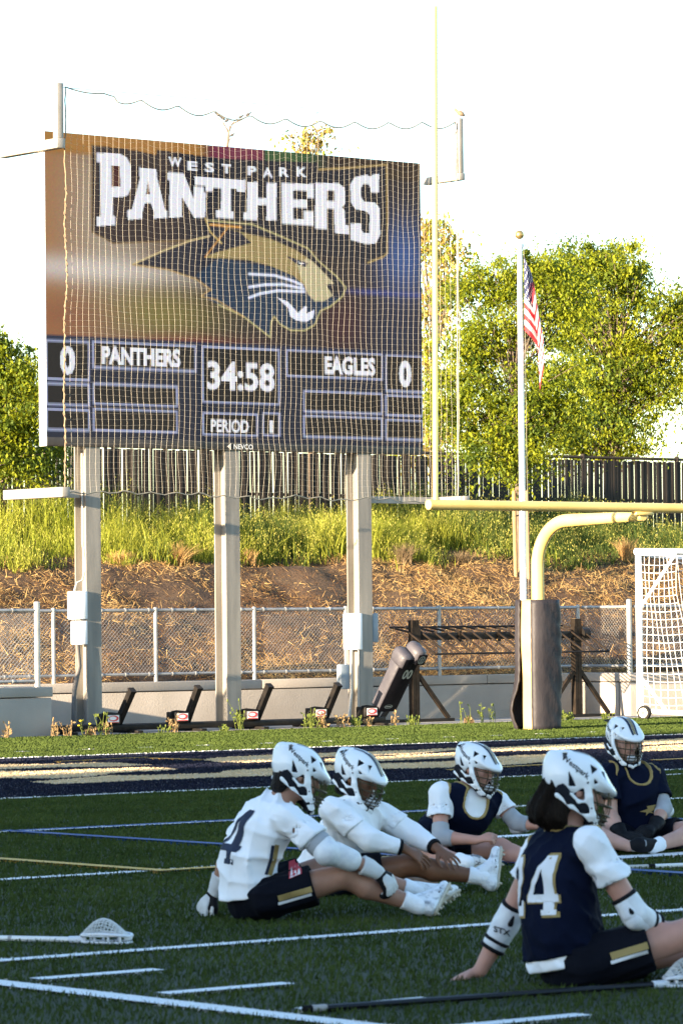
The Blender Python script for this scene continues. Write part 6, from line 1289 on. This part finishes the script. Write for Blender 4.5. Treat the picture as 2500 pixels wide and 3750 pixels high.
# player in navy bib, third
d0 = 24.4
p3 = person('seated player in navy bib over white tee leaning with a clenched fist', d0, dict(pelvis=(1588, 3092, .22), waist=(1632, 3040, .14), chest=(1700, 2972, .05), neck=(1708, 2893, .03), head=(1745, 2810, -.02),
    shR=(1612, 2912, -.10), shL=(1818, 2938, .14), elR=(1612, 3068, -.20), wrR=(1742, 3078, -.28), fiR=(1782, 3070, -.30), elL=(1893, 3015, .08), wrL=(1960, 3024, 0), fiL=(2010, 3030, -.02),
    hipR=(1606, 3115, .1), knR=(1832, 3108, -.08), anR=(1975, 3152, -.2), hipL=(1630, 3118, .28), knL=(1575, 3120, -.35), anL=(1700, 3158, -.60), heelL=(1698, 3186, -.62), toeL=(1800, 3178, -.60), heelR=(2000, 3172, -.2), toeR=(2030, 3110, -.15)),
    (.78, -.55, -.20), dict(skin='skin_rose', hem=-.1, slvR=.52, slvL=.50, tee='cloth_white', pinnie=True, pin_hem=-.05, seed=3, hnR=UPZ*.7-HH*.5, thR=UPZ, curlR=1.05, hnL=UPZ, thL=-HH, curlL=.3, pads={'R': 'sleeve', 'L': 'sleeve'}, cleatL='cleat_camo', cleatR='cleat_camo', bulk=.98, scoop=.88))
# foreground player
d0 = 16.3
p4 = person('seated player with long dark hair and navy number 24 bib in the foreground', d0, dict(pelvis=(2085, 3515, .0), waist=(2050, 3385, 0), chest=(2040, 3205, .02), neck=(2078, 3040, .03), head=(2108, 2888, 0),
    shR=(2168, 3098, -.16), shL=(1985, 3110, .2), elR=(2326, 3352, -.16), wrR=(2450, 3420, -.02), fiR=(2510, 3450, .02), elL=(1852, 3385, .30), wrL=(1756, 3558, .32), fiL=(1660, 3588, .32),
    hipR=(2148, 3530, -.1), knR=(2545, 3412, -.12), anR=(2820, 3570, -.05), hipL=(2110, 3530, .14), knL=(2490, 3480, .30), anL=(2760, 3565, .35), heelR=(2870, 3600, -.05), toeR=(2930, 3450, .0), heelL=(2830, 3595, .4), toeL=(2900, 3450, .45)),
    (.93, .22, -.26), dict(skin='skin_rose', hem=-.12, slvR=.52, slvL=.42, tee='cloth_white', pinnie=True, pin_hem=.22, seed=4, hnR=UPZ, thR=-HH, hnL=UPZ*1.0, thL=-HH, curlL=.06, pads={'R': 'hard', 'L': 'hard'}, hair='long', shortR=.58, loose=.03))
J = p4['J']; bk = nrmz(-p4['front']); c = lerp(J['chest'], J['waist'], .22)+bk*.16
latd = nrmz(p4['lat'])
for off, shp, nm in ((-.085, N2, 'number'), (.085, N4, 'number')):
    decal(p4['pin'], shp, np.array(c)+latd*off, latd, p4['spine'], p4['front'], 'trim_gold', nm, .0035, (.158, .265)); decal(p4['pin'], shp, np.array(c)+latd*off, latd, p4['spine'], p4['front'], 'trim_white', nm, .0060, (.140, .245))
short_stripe(p4, 'R', .22, .56, .0, .0)
# player facing the camera, back right
d0 = 25.6
p5 = person('seated player facing the camera in navy shirt and bib with black gloves', d0, dict(pelvis=(2330, 3062, .1), waist=(2332, 2998, .06), chest=(2322, 2908, .03), neck=(2304, 2812, .03), head=(2284, 2710, -.02),
    shR=(2228, 2842, -.08), shL=(2398, 2842, .10), elR=(2236, 2982, -.16), wrR=(2272, 3058, -.36), fiR=(2330, 3078, -.44), elL=(2430, 2962, -.03), wrL=(2396, 3030, -.24), fiL=(2345, 3066, -.38),
    hipL=(2372, 3075, .05), knL=(2560, 3035, -.15), anL=(2398, 3098, -.50), heelL=(2352, 3102, -.52), toeL=(2290, 3098, -.62), hipR=(2290, 3075, .0), knR=(2170, 3050, -.35), anR=(2300, 3100, -.60)),
    (.42, -.88, -.10), dict(skin='skin_fair', hem=-.1, slvR=.66, slvL=.66, tee='cloth_navy', pinnie=True, pin_hem=-.1, seed=5, hnR=-HH*.6+UPZ*.6, thR=UPZ, curlR=.55, hnL=-HH*.7+UPZ*.6, thL=UPZ, curlL=.55, glove='glove_black', pads={'L': 'sleeve'}, bulk=.98, cleatL='pad_black'))
# panther mark on the two bibs seen from the front
MARK = tri_poly([(0, .35), (.45, .62), (.40, .85), (1, 1), (.85, .72), (1.0, .60), (.62, .40), (.8, .2), (.5, .28), (.3, .0), (.35, .3)])
for p in (p3, p5):
    c = lerp(p['J']['chest'], p['J']['waist'], .55); decal(p['pin'], MARK, np.array(c)+p['front']*.15, -p['lat'], p['spine'], -p['front'], 'trim_gold', 'emblem', .004, (.13, .075))
# maker's letters on the foreground elbow pad
el, up_, lo_ = p4['J']['elL'], nrmz(p4['J']['shL']-p4['J']['elL']), nrmz(p4['J']['wrL']-p4['J']['elL'])
ep = [o for o in p4['o'].children if o.name.startswith('elbow_pad')]
vw = view(el); best = min(ep, key=lambda o: (np.linalg.norm(np.mean([v.co[:] for v in o.data.vertices], 0)+p4['org']-el)))
decal(best, text_tris('STX', .03), el+lo_*.035-np.array([0, 0, 0]), R0*.95-UPZ*.3, UPZ, vw, 'ink', 'lettering', .006, (.075, .026))
